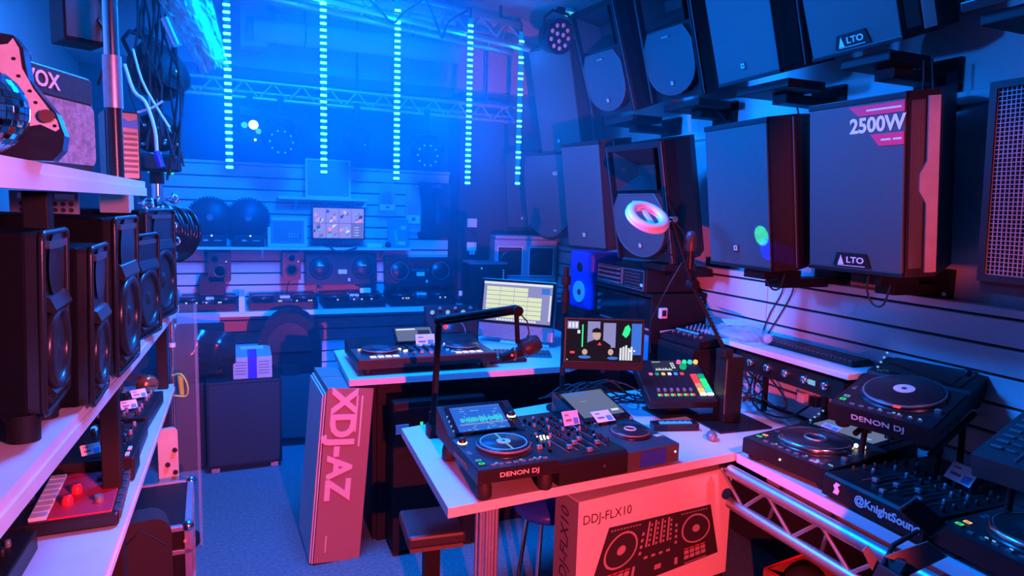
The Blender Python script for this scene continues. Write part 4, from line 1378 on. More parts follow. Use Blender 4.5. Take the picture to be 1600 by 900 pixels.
t = thing('studio_monitor', 'blue studio monitor with white cone beside the dark cabinet', 'speaker', (1.985, 3.72, 1.035), -1.5)
obj('cabinet', bx((-.13, 0, 0), (.13, .24, .37), .02), blue, t)
obj('woofer', B().lathe([(.07, 0), (.07, .006), (.055, .004), (.025, -.008), (0, .0)], (0.0, -.001, .11), 'y', 28), conew, t)
obj('dust_cap', B().sphere((0, .0, .11), .02, 14, 8, (1, .5, 1)), cone, t)
obj('tweeter', B().lathe([(.03, 0), (.03, .005), (.02, .002), (0, .006)], (0, -.001, .27), 'y', 20), blk, t)
solo('amp_case', bx((-.2, -.22, 0), (.15, .25, .292), .006), tex, 'black case under the blue studio monitor', 'case', (2.15, 3.8, .741))

# things right of the cabinet
t = thing('compact_mixer', 'small mixing desk lying on a black case beside the dark cabinet', 'mixer', (2.055, 2.76, 1.0), -1.5, .06)
obj('chassis', B().prism([(0, 0), (0, .03), (.27, .05), (.27, 0)], -.15, .15, 'x'), blk, t)
obj('white_edge', bx((-.15, .0, .03), (-.144, .26, .037)), white, t)
obj('white_edge', bx((-.14, .1, .037), (.03, .112, .044)), white, t)
rep('fader_cap', FCAP, white, t, [(-.1 + i * .028, .05 + .012 * (i % 3), .034) for i in range(8)])
rep('knob', KNOBL, mgry, t, [(-.1 + i * .028, .14 + k * .03, .04 + k * .002) for i in range(8) for k in range(4)])
solo('flight_box', bx((-.16, -.15, 0), (.15, .15, .256), .006), tex, 'black case under the small mixing desk', 'case', (2.19, 2.76, .741))
t = thing('display_shelf', 'small white shelf on the right slatwall carrying a black keyboard', 'shelf', (2.1, 1.78, 1.05))
obj('board', bx((0, 0, 0), (.246, .72, .024), .003), wlam, t)
for y in (.1, .6):
    obj('bracket', B().prism([(.03, 0), (.246, 0), (.246, -.03), (.22, -.03)], y, y + .01, 'y'), alu, t)
t = thing('keyboard', 'long black keyboard on the small white shelf', 'keyboard', (2.27, 2.13, 1.0755), -1.57, .0)
obj('base', bx((-.27, -.06, 0), (.27, .06, .016), .003), blk, t)
rep('key', bx((-.009, -.0085, 0), (.009, .0085, .006)), dgry, t, [(-.25 + i * .0227, -.044 + k * .022, .016) for i in range(23) for k in range(5)])
t = thing('rack_amplifier', 'black rack unit with chrome knobs under the small white shelf', 'amplifier', (2.125, 2.11, .955), -1.58)
obj('case', bx((-.3, .0, 0), (.3, .2, .08), .003), tex, t)
obj('front', bx((-.3, -.006, .0), (.3, 0, .08)), blk, t)
km = B().lathe([(.017, 0), (.016, .016), (.012, .02), (0, .02)], (0, 0, 0), 'y', 16).mesh('chrome_knob', chrome)
for i in range(5):
    obj('chrome_knob', km, chrome, t, (-.2 + i * .105, -.006, .045))
obj('display', bx((.09, -.008, .035), (.115, -.006, .05)), led_t, t)
obj('display', bx((.13, -.008, .03), (.165, -.006, .05)), scr_lb, t)
rep('leg', bx((-.01, -.01, 0), (.01, .01, .213)), tex, t, [(-.27, .15, -.213), (.08, .15, -.213)])

# polythene bag with white sheet
rd = random.Random(5)
v, f = [], []
n, m = 14, 10
for i in range(n + 1):
    for j in range(m + 1):
        u, w_ = i / n, j / m
        e = math.sin(PI * u) * math.sin(PI * w_)
        v.append((-.11 + .22 * u + .012 * (rd.random() - .5), -.2 + .4 * w_ + .012 * (rd.random() - .5), .003 + .05 * min(1, e * 1.4) + .012 * rd.random() * e))
for i in range(n):
    for j in range(m):
        f.append((i * (m + 1) + j, (i + 1) * (m + 1) + j, (i + 1) * (m + 1) + j + 1, i * (m + 1) + j + 1))
t = thing('plastic_bag', 'clear plastic bag lying at the left end of the white shelf', 'bag', (2.215, 2.5, 1.076))
obj('film', B().raw(v, f), poly, t)
obj('contents', bx((-.08, -.12, .004), (.07, .1, .022), .006), bluep, t)
obj('tie', B().sphere((-.02, -.2, .03), .022, 10, 8), poly, t)
solo('leaflet', bx((-.05, -.045, 0), (.05, .045, .0015)).xform(Matrix.Rotation(.15, 4, 'X')), paper, 'white leaflet on top of the clear plastic bag', 'leaflet', (2.2, 2.53, 1.142), (0, 0, -.4))

t = thing('wall_socket', 'white double socket on the slatwall behind the silver rimmed player', 'socket', (2.35, 2.16, .86))
obj('plate', bx((-.012, -.075, -.045), (0, .075, .045), .003), white, t)
for y in (-.035, .035):
    obj('plug', bx((-.045, y - .02, -.03), (-.012, y + .02, .015), .004), blk if y < 0 else white, t)
cable('black flex from the wall socket', [(2.31, 2.12, .85), (2.2, 2.16, .78), (2.22, 2.35, .76), (2.3, 2.5, .8), (2.33, 2.5, .92)], .005)
for i in range(9):
    y = 2.2 + .05 * i
    cable('tangled black cable below the small white shelf', [(2.16 + .02 * (i % 3), y + .05, .955), (2.22 - .05 * (i % 2), y + .1 * math.sin(i), .86), (2.15 + .05 * math.cos(i), y - .03, .82), (2.26, y + .08, .79), (2.3, y - .05 + .02 * i, .76)], .0045, group='tangled cables under the white shelf')
for i in range(8):
    cable('tangled black cable on the table under the man on screen', [(1.3 + .03 * i, 2.8, .76), (1.4 + .04 * i, 2.72 + .05 * math.sin(i * 2), .8 + .03 * (i % 3)), (1.48 + .05 * i, 2.66, .77), (1.6 + .04 * i, 2.6 + .06 * math.cos(i), .78), (1.75 + .02 * i, 2.74, .76)], .0045, group='tangled cables on the table')
t = thing('jack_plug', 'silver round plug among the cables under the white shelf', 'plug', (2.14, 2.36, .82), .5)
obj('shell', B().cyl((0, 0, 0), (0, .05, .02), .016), alu, t)
obj('tip', B().cyl((0, -.03, -.012), (0, 0, 0), .006), chrome, t)


# ------------------------------------------------------------ left rack: monitors, amplifier, guitar, mirror ball
def studio(label, loc, yaw, tilt, w, h, d, legs=0.0, round_front=True):
    t = thing('studio_monitor', label, 'speaker', loc, yaw, tilt, 0, 'studio monitors on the middle shelf')
    hw = w / 2
    obj('cabinet', bx((-hw, .02, legs), (hw, d, h), .006), vinyl, t)
    fr = rrect(-hw, hw, legs, h, .016)
    obj('front_baffle', B().prism(fr, 0.0, .022, 'y', True), blk2, t)
    b = B()
    ring = [(x, -.002, z) for x, z in fr]
    obj('front_rim', B().tube(ring + ring[:1], .006), blk2, t)
    wr = hw * .8
    wz = legs + wr + .025
    obj('woofer_surround', B().torus((0, -.004, wz), wr * .9, wr * .13, 'y', 36, 10), blk2, t)
    obj('woofer_cone', B().lathe([(wr * .88, .004), (wr * .5, -.012), (wr * .28, -.018)], (0, -.002, wz), 'y', 36), cone, t)
    obj('dust_cap', B().sphere((0, .004, wz), wr * .3, 18, 10, (1, .55, 1)), blk2, t)
    tz = h - hw * .62
    obj('waveguide', B().lathe([(hw * .62, .004), (hw * .5, .002), (hw * .3, -.012), (0, -.014)], (0, -.001, tz), 'y', 30), blk2, t)
    obj('tweeter', B().sphere((0, .006, tz), hw * .14, 14, 8, (1, .6, 1)), cone, t)
    # moulded brow between tweeter and woofer, and the slot near the top
    zb = wz + wr * .98
    obj('moulded_brow', B().prism([(.002, zb + wr * .36), (-.008, zb + wr * .3), (-.017, zb + wr * .04), (-.014, zb - .004), (.002, zb)], -hw * .7, hw * .7, 'x'), blk2, t)
    obj('lower_lip', B().prism([(.002, legs + .048), (-.014, legs + .03), (-.012, legs + .022), (.002, legs + .024)], -hw * .6, hw * .6, 'x'), blk2, t)
    obj('top_slot', B().prism(rrect(-hw * .7, hw * .7, h - .03, h - .016, .005), -.008, .001, 'y'), dgry, t)
    obj('port_slot', B().prism(rrect(-hw * .7, hw * .7, legs + .012, legs + .03, .006), -.006, .001, 'y'), rubber, t)
    if legs:
        rep('foot', B().cyl((0, 0, 0), (0, 0, legs), .026, n=16), tex, t, [(-hw + .03, .035, 0), (hw - .03, .035, 0), (-hw + .03, d - .05, 0), (hw - .03, d - .05, 0)])
    return t


YL = PI / 2
studio('studio monitor nearest the camera standing on round feet', (-.335, 1.475, 1.211), YL + .02, .03, .2, .375, .26, .05)
studio('shorter studio monitor second from the camera', (-.3, 1.69, 1.211), YL + .01, .03, .19, .335, .27)
studio('tall studio monitor third from the camera', (-.285, 1.99, 1.211), YL - .05, .02, .27, .39, .34)
studio('small studio monitor fourth from the camera with glossy red lit flank', (-.285, 2.42, 1.211), YL - .2, .0, .24, .325, .24)
studio('large studio monitor at the far end of the middle shelf', (-.275, 2.78, 1.211), YL - .22, .0, .29, .4, .34)

t = thing('patch_panel', 'grey rack panel with two white strips under the upper shelf', 'panel', (-.62, 2.35, 1.59), .15)
obj('plate', bx((0, 0, 0), (.17, .04, .075), .002), mgry, t)
obj('label_strip', bx((.02, -.003, .052), (.085, 0, .068)), white, t)
obj('label_strip', bx((.11, -.003, .052), (.16, 0, .068)), white, t)
rep('socket', B().cyl((0, -.003, 0), (0, 0, 0), .007, n=10), blk, t, [(.03 + i * .02, 0, .02 + .018 * k) for i in range(7) for k in range(2)])
solo('small_parcel', bx((0, 0, 0), (.09, .1, .075), .004), brown, 'small brown box behind the grey rack panel', 'box', (-.44, 2.62, 1.6))

# guitar amplifier
t = thing('guitar_amplifier', 'black guitar amplifier with grey cloth front on the upper shelf', 'amplifier', (-.29, 1.72, 1.706), 1.2)
aw, ah = .34, .2
obj('cabinet', bx((-aw, 0, 0), (0, .2, ah), .012), leather, t)
obj('grille_cloth', B().prism(rrect(-aw + .012, -.012, .012, ah - .062, .016), -.006, .0, 'y', True), ampcloth, t)
obj('front_panel', bx((-aw + .01, -.003, ah - .058), (-.012, .0, ah - .008)), leather, t)
txt(t, 'VOX', .042, (-.168, -.004, ah - .033), ink3, bold=.02, sx=1.1)
obj('handle', B().tube([(-.22, .06, ah - .005), (-.215, .06, ah + .022), (-.195, .06, ah + .03), (-.14, .06, ah + .03), (-.115, .06, ah + .022), (-.11, .06, ah - .005)], .009, 8), leather, t)
# guitar
t = thing('electric_guitar', 'dark electric guitar with pale speckled pickguard in front of the amplifier', 'guitar', (-.351, 1.3, 1.707), .0)
t.scale = (.867, .867, .867)
out = [(.08, .0), (.097, .02), (.102, .048), (.09, .089), (.07, .116), (.05, .146), (.046, .175), (.044, .2), (.03, .222), (-.01, .225), (-.04, .21), (-.07, .205), (-.12, .235), (-.15, .22), (-.13, .17), (-.16, .12), (-.19, .06), (-.17, .015), (-.12, .0)]
obj('body', B().prism(out, 0, .04, 'y', False), gtrm, t)
pg = [(.094, .06), (.088, .055), (.065, .066), (.0, .05), (-.1, .06), (-.12, .1), (-.09, .16), (-.03, .196), (.0, .2), (.022, .205), (.03, .216), (.038, .2), (.041, .165), (.056, .131), (.076, .1), (.091, .075)]
obj('pickguard', B().prism(pg, -.003, 0, 'y'), pick, t, label='pale speckled pickguard')
rep('control_knob', B().cyl((0, -.014, 0), (0, -.003, 0), .012), copper, t, [(.077, 0, .081)])
rep('screw', B().cyl((0, -.005, 0), (0, -.003, 0), .003, n=8), blk, t, [(.03, 0, .18), (.036, 0, .15), (.052, 0, .125), (.06, 0, .105), (.088, 0, .065)])
obj('pickup', bx((-.07, -.01, .12), (.0, -.003, .14), .003), white, t)
obj('neck', B().prism([(-.1, .2), (-.06, .215), (-.3, .6), (-.335, .58)], -.008, .02, 'y'), woodd, t)
# mirror ball: rows of real tiles
t = thing('mirror_ball', 'small mirror ball with red reflection on the upper shelf', 'mirror ball', (-.35, 1.2, 1.772))
obj('core', B().sphere((0, 0, 0), .0625, 24, 14), dgry, t)
tile = B().raw([(-.0042, 0, -.0042), (.0042, 0, -.0042), (.0042, 0, .0042), (-.0042, 0, .0042), (-.0046, .0015, -.0046), (.0046, .0015, -.0046), (.0046, .0015, .0046), (-.0046, .0015, .0046)], [(0, 1, 2, 3), (0, 1, 5, 4), (1, 2, 6, 5), (2, 3, 7, 6), (3, 0, 4, 7)]).mesh('tile', mirror)
bb = B()
for k in range(-9, 10):
    la = k * .157
    nn = max(6, int(2 * PI * .064 * math.cos(la) / .0101))
    for i in range(nn):
        lo = 2 * PI * i / nn
        dr = Vector((math.cos(la) * math.cos(lo), math.cos(la) * math.sin(lo), math.sin(la)))
        q = (-dr).to_track_quat('Y', 'Z').to_matrix().to_4x4()
        jit = Matrix.Rotation(.02 * (rd.random() - .5), 4, 'X')
        mt = Matrix.Translation(dr * .0645) @ q @ jit
        if dr.y < .2 and dr.x > -.7:
            o = obj('tile', tile, mirror, t)
            o.matrix_local = mt
        else:
            bb.raw([mt @ v.co for v in tile.vertices], [tuple(p.vertices) for p in tile.polygons])
obj('rear_tiles', bb, mirror, t, kind='stuff')
obj('cap', B().cyl((0, 0, .06), (0, 0, .075), .012), chrome, t)

t = thing('wall_speaker', 'small black wall speaker with cable at the upper left', 'speaker', (-.44, 2.33, 2.1), .5)
obj('cabinet', bx((-.02, 0, 0), (.09, .12, .3), .006), tex, t)
obj('grille', bx((-.015, -.005, .01), (.085, 0, .29)), grl, t)
obj('wall_arm', bx((.05, .12, .2), (.08, .2, .24)), tex, t)
obj('side_bracket', B().tube([(.09, .03, .03), (.13, .05, .06), (.13, .05, .24), (.09, .03, .27)], .008), tex, t)
b = B()
for i in range(6):
    b.cyl((.092, .03, .04 + i * .045), (.13, .06, .05 + i * .045), .006, n=8)
obj('terminals', b, mgry, t, kind='stuff')
cable('black cable hanging from the small wall speaker', [(-.37, 2.36, 2.25), (-.355, 2.34, 2.14), (-.36, 2.34, 2.06), (-.38, 2.33, 1.98)], .005)
cable('dark loops of cable beside the small wall speaker', [(-.39, 2.36, 2.3), (-.35, 2.38, 2.22), (-.38, 2.36, 2.17), (-.34, 2.36, 2.13)], .005)

t = thing('upright_pole', 'thick chrome pole rising from the upper shelf beside the amplifier', 'pole', (-.318, 2.16, 1.706))
obj('tube', B().cyl((0, 0, .25), (0, 0, 1.24), .019), chrome, t)
obj('sleeve', B().cyl((0, 0, .19), (0, 0, .33), .024), alu, t)
obj('lower_tube', B().cyl((0, 0, 0), (0, 0, .19), .02), blk2, t)
t = thing('upright_pole', 'chrome pole farther back behind the cables on the left', 'pole', (-.345, 3.42, 0))
obj('tube', B().cyl((0, 0, 0), (0, 0, 2.2), .024), chrome, t)
obj('collar', B().cyl((0, 0, 1.72), (0, 0, 1.78), .03), tex, t)
obj('base', B().cyl((0, 0, 0), (0, 0, .02), .14), tex, t)
t = thing('vented_case', 'dark vented case standing at the far end of the upper shelf', 'case', (-.36, 2.28, 1.706), .3)
obj('case', bx((.0, 0, 0), (.09, .12, .2), .005), blk2, t)
rep('vent', bx((.008, -.004, 0), (.082, 0, .008)), dgry, t, [(0, 0, .02 + i * .016) for i in range(8)])
obj('torn_label', B().prism([(.008, .155), (.085, .15), (.085, .18), (.06, .172), (.04, .185), (.02, .17), (.008, .175)], -.003, 0, 'y'), bluep, t)

# stage lights and cables in the upper left
def par(label, loc, yaw, tilt, r=.1, mat=None, n1=8, n2=3, dim=True, group=None, yoke=True):
    t = thing('par_light', label, 'stage light', loc, yaw, tilt, 0, group)
    obj('housing', B().lathe([(r * .55, -.13), (r * .95, -.08), (r, 0), (r, .012), (r * .93, .012), (r * .93, .002), (0, .002)], (0, 0, 0), 'y', 28), tex, t)
    lm = B().sphere((0, 0, 0), r * (.06 if mat is lens_d else .13), 10, 6, (1, .6, 1)).mesh('lens', mat)
    for i in range(n1):
        a = 2 * PI * i / n1
        obj('lens', lm, mat, t, (r * .66 * math.cos(a), -.004, r * .66 * math.sin(a)))
    for i in range(n2):
        a = 2 * PI * i / max(1, n2) + .5
        obj('lens', lm, mat, t, (r * .26 * math.cos(a), -.004, r * .26 * math.sin(a)))
    if yoke:
        obj('yoke', B().tube([(-r * 1.05, .03, 0), (-r * 1.08, .03, r * .9), (-r * .6, .03, r * 1.35), (r * .6, .03, r * 1.35), (r * 1.08, .03, r * .9), (r * 1.05, .03, 0)], .009), tex, t)
        obj('clamp', bx((-.02, .01, r * 1.3), (.02, .05, r * 1.65), .004), tex, t)
    return t


lens_p = M('pink_glass_lens', (0.75, 0.45, 0.6), .12, 0, .12, (1.0, .35, .6))
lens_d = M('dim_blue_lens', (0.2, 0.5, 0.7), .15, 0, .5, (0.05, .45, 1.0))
par('stage light with a ring of pink lenses at the right end of the front truss', (1.735, 3.62, 2.655), .25, .22, .098, lens_p, 9, 3)
par('unlit stage light with dotted face below the rear truss on the left', (.26, 4.72, 2.05), .1, -.05, .11, lens_d, 10, 0)
par('unlit stage light with ring of blue dots below the rear truss on the right', (1.255, 4.74, 2.02), 0, -.05, .11, lens_d, 10, 0)
par('small unlit stage light in the middle below the rear truss', (.76, 4.76, 2.07), 0, -.05, .08, lens_d, 1, 0)
t = par('dark stage light aimed down in the upper left tangle', (-.28, 3.2, 2.2), .9, -.5, .12, lens_d, 0, 0, yoke=True)
obj('bright_lens', B().sphere((.03, -.01, -.03), .02, 10, 6), chrome, t)
t = thing('moving_head', 'stage light with bright cyan lenses shining beside the first light strip', 'stage light', (.07, 4.76, 2.1), 0)
obj('head', bx((-.08, -.02, -.08), (.08, .12, .08), .015), tex, t)
led_cw = emat('lamp_cyan_white', (0.35, 1.0, 1.0), 4.0)
for x, z, r in ((.02, .05, .03), (-.035, .045, .02), (.05, .01, .018)):
    obj('lit_lens', B().sphere((x, -.025, z), r, 12, 8, (1, .4, 1)), led_cw if r > .02 else led_t, t)
obj('lit_dot', B().sphere((.03, -.025, -.045), .008, 8, 6), led_cw, t)
obj('base', bx((-.06, .0, .11), (.06, .1, .17), .006), tex, t)
obj('clamp', bx((-.02, .03, .17), (.02, .07, .24)), tex, t)
t = thing('moving_head', 'hazy black moving head lamp hanging in the upper left tangle', 'stage light', (-.33, 3.25, 1.93), .4)
obj('head', B().lathe([(.05, -.1), (.08, -.04), (.08, .06), (.06, .07), (0, .07)], (0, 0, 0), 'y', 20), tex, t)
obj('base', bx((-.09, -.05, -.16), (.09, .1, -.09), .01), tex, t)
obj('wall_arm', B().cyl((0, .07, -.02), (.06, .17, -.02), .012), tex, t)
obj('yoke', bx((-.1, -.02, -.1), (-.085, .04, .03), .004), tex, t)
obj('yoke', bx((.085, -.02, -.1), (.1, .04, .03), .004), tex, t)
b = B()
for i in range(12):
    b.sphere((-.07 + .14 * rd.random(), -.075, -.06 + .12 * rd.random()), .008, 8, 5)
obj('crystal_lenses', b, chrome, t, kind='stuff')
for i in range(12):
    x, y, z = -.36 + .012 * i, 3.1 + .02 * (i % 3), 2.5
    cable('dark cable hanging in the upper left tangle', [(x, y, z), (x + .03 * math.sin(i * 1.7), y - .03, z - .2), (x - .04 * math.cos(i), y, z - .4), (x + .05 * math.sin(i), y - .02, z - .55 - .02 * i)], .005, group='hanging cables in the upper left')
cable('pale cable curving down past the stage lights on the left', [(-.4, 3.0, 2.16), (-.37, 2.98, 2.06), (-.33, 2.96, 2.02), (-.3, 2.95, 1.92), (-.295, 2.95, 1.83)], .007, cablew)
cable('second pale cable crossing the first one on the left', [(-.37, 3.0, 2.22), (-.34, 2.98, 2.1), (-.29, 2.97, 2.0), (-.25, 2.97, 1.93)], .005, cablew)
cable('short pale cable with a blue end on the left', [(-.36, 2.98, 1.98), (-.31, 2.97, 2.0), (-.27, 2.97, 2.03)], .005, cablew)
solo('cable_connector', B().cyl((0, 0, 0), (.015, 0, -.06), .013), blue, 'blue connector at the end of the pale curving cable', 'connector', (-.295, 2.94, 1.835))
b = B()
solo('pipe_stub', B().cyl((0, 0, 0), (.04, 0, -.1), .02), alu, 'short metal pipe stub hanging under the plastic sheet', 'pipe', (-.26, 3.05, 2.36))
# braided cable bundle hanging off the upper shelf end
for i in range(13):
    a = i / 12
    cable('shiny black cable coil hanging past the end of the studio monitors', [(-.40 + .012 * i, 3.33, 1.66 - .004 * i), (-.36 + .014 * i, 3.28 + .01 * (i % 3), 1.62 - .03 * a), (-.31 + .012 * i, 3.26, 1.55 - .05 * a), (-.3 + .008 * i, 3.27, 1.45 - .03 * a), (-.34 + .007 * i, 3.31, 1.38)], .009, bagblk, group='cable coils past the monitors', n=8)
b = B()
for i in range(46):
    a = i * .55
    p = Vector((-.32 + .055 * math.cos(a) + .01 * math.sin(i), 3.22 + .02 * math.sin(a), 1.66 - i * .0055))
    b.torus(p, .016, .006, ('x', 'y', 'z')[i % 3], 10, 6)
solo('chain', b, chrome, 'heap of shiny chain links hanging over the cable coils', 'chain', group=None, kind='stuff')
solo('green_indicator', B().sphere((0, 0, 0), .009, 10, 6).cyl((-.1, 0, 0), (0, 0, 0), .004), led_g, 'small green light on a thin rod at the left', 'light', (-.29, 3.5, 1.775))
# plastic sheet bundle near the ceiling
v, f = [], []
n, m = 16, 22
for i in range(n + 1):
    for j in range(m + 1):
        u, w_ = i / n, j / m
        pp = (Vector((-.33, 3.0, 2.5)) * (1 - u) + Vector((-.12, 2.95, 2.56)) * u) * (1 - w_) + (Vector((-.12, 2.93, 2.13)) * (1 - u) + Vector((-.03, 2.9, 2.17)) * u) * w_
        bulge = math.sin(PI * u) * .06
        v.append(pp + Vector((0, -bulge + .02 * (rd.random() - .5), .012 * (rd.random() - .5))))
for i in range(n):
    for j in range(m):
        f.append((i * (m + 1) + j, (i + 1) * (m + 1) + j, (i + 1) * (m + 1) + j + 1, i * (m + 1) + j + 1))
t = thing('plastic_sheet', 'bundle of clear plastic sheet hanging from the ceiling at upper left', 'plastic sheet', (0, 0, 0))
obj('film', B().raw(v, f), poly, t)
obj('inner_roll', B().cyl((-.24, 3.04, 2.56), (-.08, 3.0, 2.2), .045, .04, 16), mgry, t)

# lower left shelf contents
t = thing('groovebox', 'bright red groovebox with white keys on the lower shelf', 'groovebox', (-.3, 1.9, .832), PI / 2 + .05)
obj('case', bx((-.06, 0, 0), (.26, .27, .035), .006), blk, t)
obj('red_panel', bx((-.05, .015, .035), (.25, .15, .039), .001), redp, t, label='red top panel')
for i in range(8):
    obj('key', bx((-.045 + i * .036, .152, .035), (-.014 + i * .036, .19, .045), .002), white, t)
obj('round_button', B().cyl((.17, .06, .039), (.17, .06, .05), .012), blk, t)
obj('knob', B().cyl((.02, .05, .039), (.02, .05, .055), .01), mgry, t)
for p in ((.03, .12), (.1, .11)):
    obj('knob', B().lathe([(.013, 0), (.013, .014), (.009, .024), (0, .024)], (p[0], p[1], .039), 'z', 14), redp, t)
obj('wheel', B().lathe([(.03, 0), (.03, .01), (0, .012)], (.09, .23, .035), 'z', 20), blk2, t)
for i in range(6):
    obj('side_key', bx((-.04 + i * .05, -.004, .01), (.0 + i * .05, .012, .036), .002), dgry, t)


def left_mixer(label, loc, yaw, w, d, seed):
    t = thing('dj_mixer', label, 'mixer', loc, yaw)
    obj('chassis', bx((-w / 2, 0, 0), (w / 2, d, .05), .004), blk, t)
    r_ = random.Random(seed)
    for i in range(7):
        for k in range(7):
            if r_.random() < .75:
                obj('knob', KNOB if r_.random() < .6 else KNOBL, blk2, t, (-w * .4 + i * w * .13, d * .12 + k * d * .125, .05))
    b = B()
    for i in range(16):
        x, y = -w * .42 + r_.random() * w * .75, d * .1 + r_.random() * d * .7
        b.box((x, y, .05), (x + .02 * r_.random() + .004, y + .004, .052))
    obj('panel_print', b, mgry, t, kind='stuff')
    return t


left_mixer('dark mixer at the near end of the lower shelf', (-.45, 1.62, .832), PI / 2, .3, .3, 1)
left_mixer('dark mixer beyond the red groovebox on the lower shelf', (-.31, 2.38, .832), PI / 2, .34, .3, 2)
left_mixer('dark mixer with two price tags at the far end of the lower shelf', (-.31, 2.78, .832), PI / 2 - .05, .36, .32, 3)
b = thing('effects_unit', 'black unit with pale printing beside the post on the lower shelf', 'effects unit', (-.3, 2.2, .832), PI / 2)
obj('case', bx((-.06, .0, 0), (.06, .2, .07), .004), blk, b)
obj('display', bx((-.04, .05, .07), (.04, .11, .072)), glassb, b)
rep('white_key', bx((-.012, -.005, 0), (.012, .005, .004)), white, b, [(-.03, .02, .07), (.02, .02, .07)])
txt(b, '= ===', .014, (.0, .14, .072), mgry, 'top', ang=0)
t = thing('guitar_controller', 'black control surface at the bottom left corner of the photo', 'controller', (-.36, 1.35, .832), PI / 2 + .1)
obj('case', bx((-.2, 0, 0), (.17, .35, .05), .006), blk, t)
for i in range(4):
    obj('wire_handle', B().tube([(-.15 + i * .08, .05, .05), (-.15 + i * .08, .05, .075), (-.13 + i * .08, .1, .075), (-.13 + i * .08, .1, .05)], .003), mgry, t)
obj('white_button', B().cyl((.1, .1, .05), (.1, .1, .06), .012), white, t)
price_tag('price tag clipped to the middle shelf edge above the groovebox', (-.4, 2.12, .93), (-.5, 0, .5), .05, .03)
price_tag('upper white price tag on the far left mixer', (-.37, 2.85, .89), (-.7, 0, .5), .055, .035)
price_tag('lower white price tag on the far left mixer', (-.385, 2.7, .89), (-.7, 0, .4), .055, .035)
solo('blue_indicator', B().sphere((0, 0, 0), .012, 10, 6).sphere((-.02, -.06, -.01), .01, 8, 6), led_b, 'pair of blue lights behind the middle shelf edge', 'light', (-.44, 2.55, .9))
t = thing('headphones', 'copper coloured headphones lying on the lower shelf', 'headphones', (-.375, 3.1, .832), .5)
obj('earcup', B().sphere((0, 0, .045), .045, 20, 12, (1, .7, .9)), copper, t)
obj('earcup', B().sphere((-.1, .06, .04), .04, 18, 10, (.8, .8, .9)), copper, t)
obj('headband', B().tube([(-.0, .02, .08), (-.08, -.02, .09), (-.16, .0, .07), (-.18, .05, .05), (-.12, .08, .06)], .009, 8), leather, t)
cable('looped pale green cable over the lower shelf end', [(-.3, 3.3, .86), (-.26, 3.28, .87), (-.235, 3.27, .82), (-.24, 3.27, .77), (-.29, 3.27, .775)], .004, cableg)
solo('cable_tie', B().cyl((0, 0, 0), (.005, 0, -.09), .012, .01), cableg, 'yellow green handle hanging at the lower shelf end', 'handle', (-.265, 3.29, .86))
# display pane at the far rack end
t = thing('acrylic_display', 'clear acrylic pane standing at the far end of the left rack', 'display', (-.3, 3.36, 0))
obj('pane', bx((0, 0, .35), (.1, .006, 1.18)), pane, t)
obj('edge_post', B().cyl((.0, 0, 0), (.0, 0, 1.18), .012), chrome, t)
obj('edge_post', B().cyl((.1, 0, 0), (.1, 0, 1.18), .008), acryl, t)
obj('pink_tape', B().cyl((0, 0, .98), (0, 0, 1.0), .014), labelm, t)
t = thing('shelf_post', 'tall dark post at the far end of the left rack', 'post', (-.325, 3.2, 0))
obj('upright', bx((-.02, -.02, 0), (.02, .02, 1.16), .003), tex, t)

# floor by the left rack
t = thing('flight_case', 'black flight case with aluminium edges on the floor by the left rack', 'flight case', (-.2, 2.62, 0), .04)
fw, fd, fh = .34, .44, .45
obj('case', bx((-fw, 0, .03), (0, fd, fh)), tex, t)
for a, c in (((-fw, 0), (0, 0)), ((0, 0), (0, fd)), ((0, fd), (-fw, fd)), ((-fw, fd), (-fw, 0))):
    for z in (.03, fh - .09, fh):
        obj('edge', bx((min(a[0], c[0]) - .012, min(a[1], c[1]) - .012, z - .012), (max(a[0], c[0]) + .012, max(a[1], c[1]) + .012, z + .006), .002), alu, t)
for x in (-fw, 0):
    for y in (0, fd):
        obj('corner_post', bx((x - .012, y - .012, .03), (x + .012, y + .012, fh)), alu, t)
        obj('corner_ball', B().sphere((x, y, fh), .022, 12, 8), chrome, t)
        obj('caster', B().cyl((x * .85 - .03 - .0, y * .8 + .05, .018), (x * .85 - .01, y * .8 + .05, .018), .018), rubber, t)
obj('red_light', B().sphere((-.01, -.016, fh - .05), .006, 8, 6), led_r, t)
t = thing('padded_bag', 'rounded black padded bag on the floor before the flight case', 'bag', (-.33, 2.42, 0), .2)
obj('body', B().prism(rrect(-.09, .09, 0, .6, .06, 6), -.05, .05, 'y', True), fabric, t)
obj('zip', B().tube([(-.07, -.052, .08), (-.075, -.052, .5), (0, -.052, .57), (.075, -.052, .5)], .004), rubber, t)
t = thing('blue_bag', 'blue bag with a green tag at the bottom left of the photo', 'bag', (-.2, 2.12, 0), .3)
obj('body', bx((-.13, 0, 0), (.09, .18, .33), .03), blue, t)
obj('tag', bx((.085, .02, .22), (.1, .06, .31), .004), grn, t)
t = thing('leaning_board', 'cream board with dark knobs leaning behind the flight case', 'board', (-.3, 3.14, 0), .3, -.03)
obj('board', B().prism(rrect(-.045, .035, 0, .66, .02), 0, .02, 'y'), cream, t)
rep('knob', B().cyl((0, -.01, 0), (0, 0, 0), .01), blk, t, [(.02, 0, .56), (-.01, 0, .5), (.02, 0, .46)])

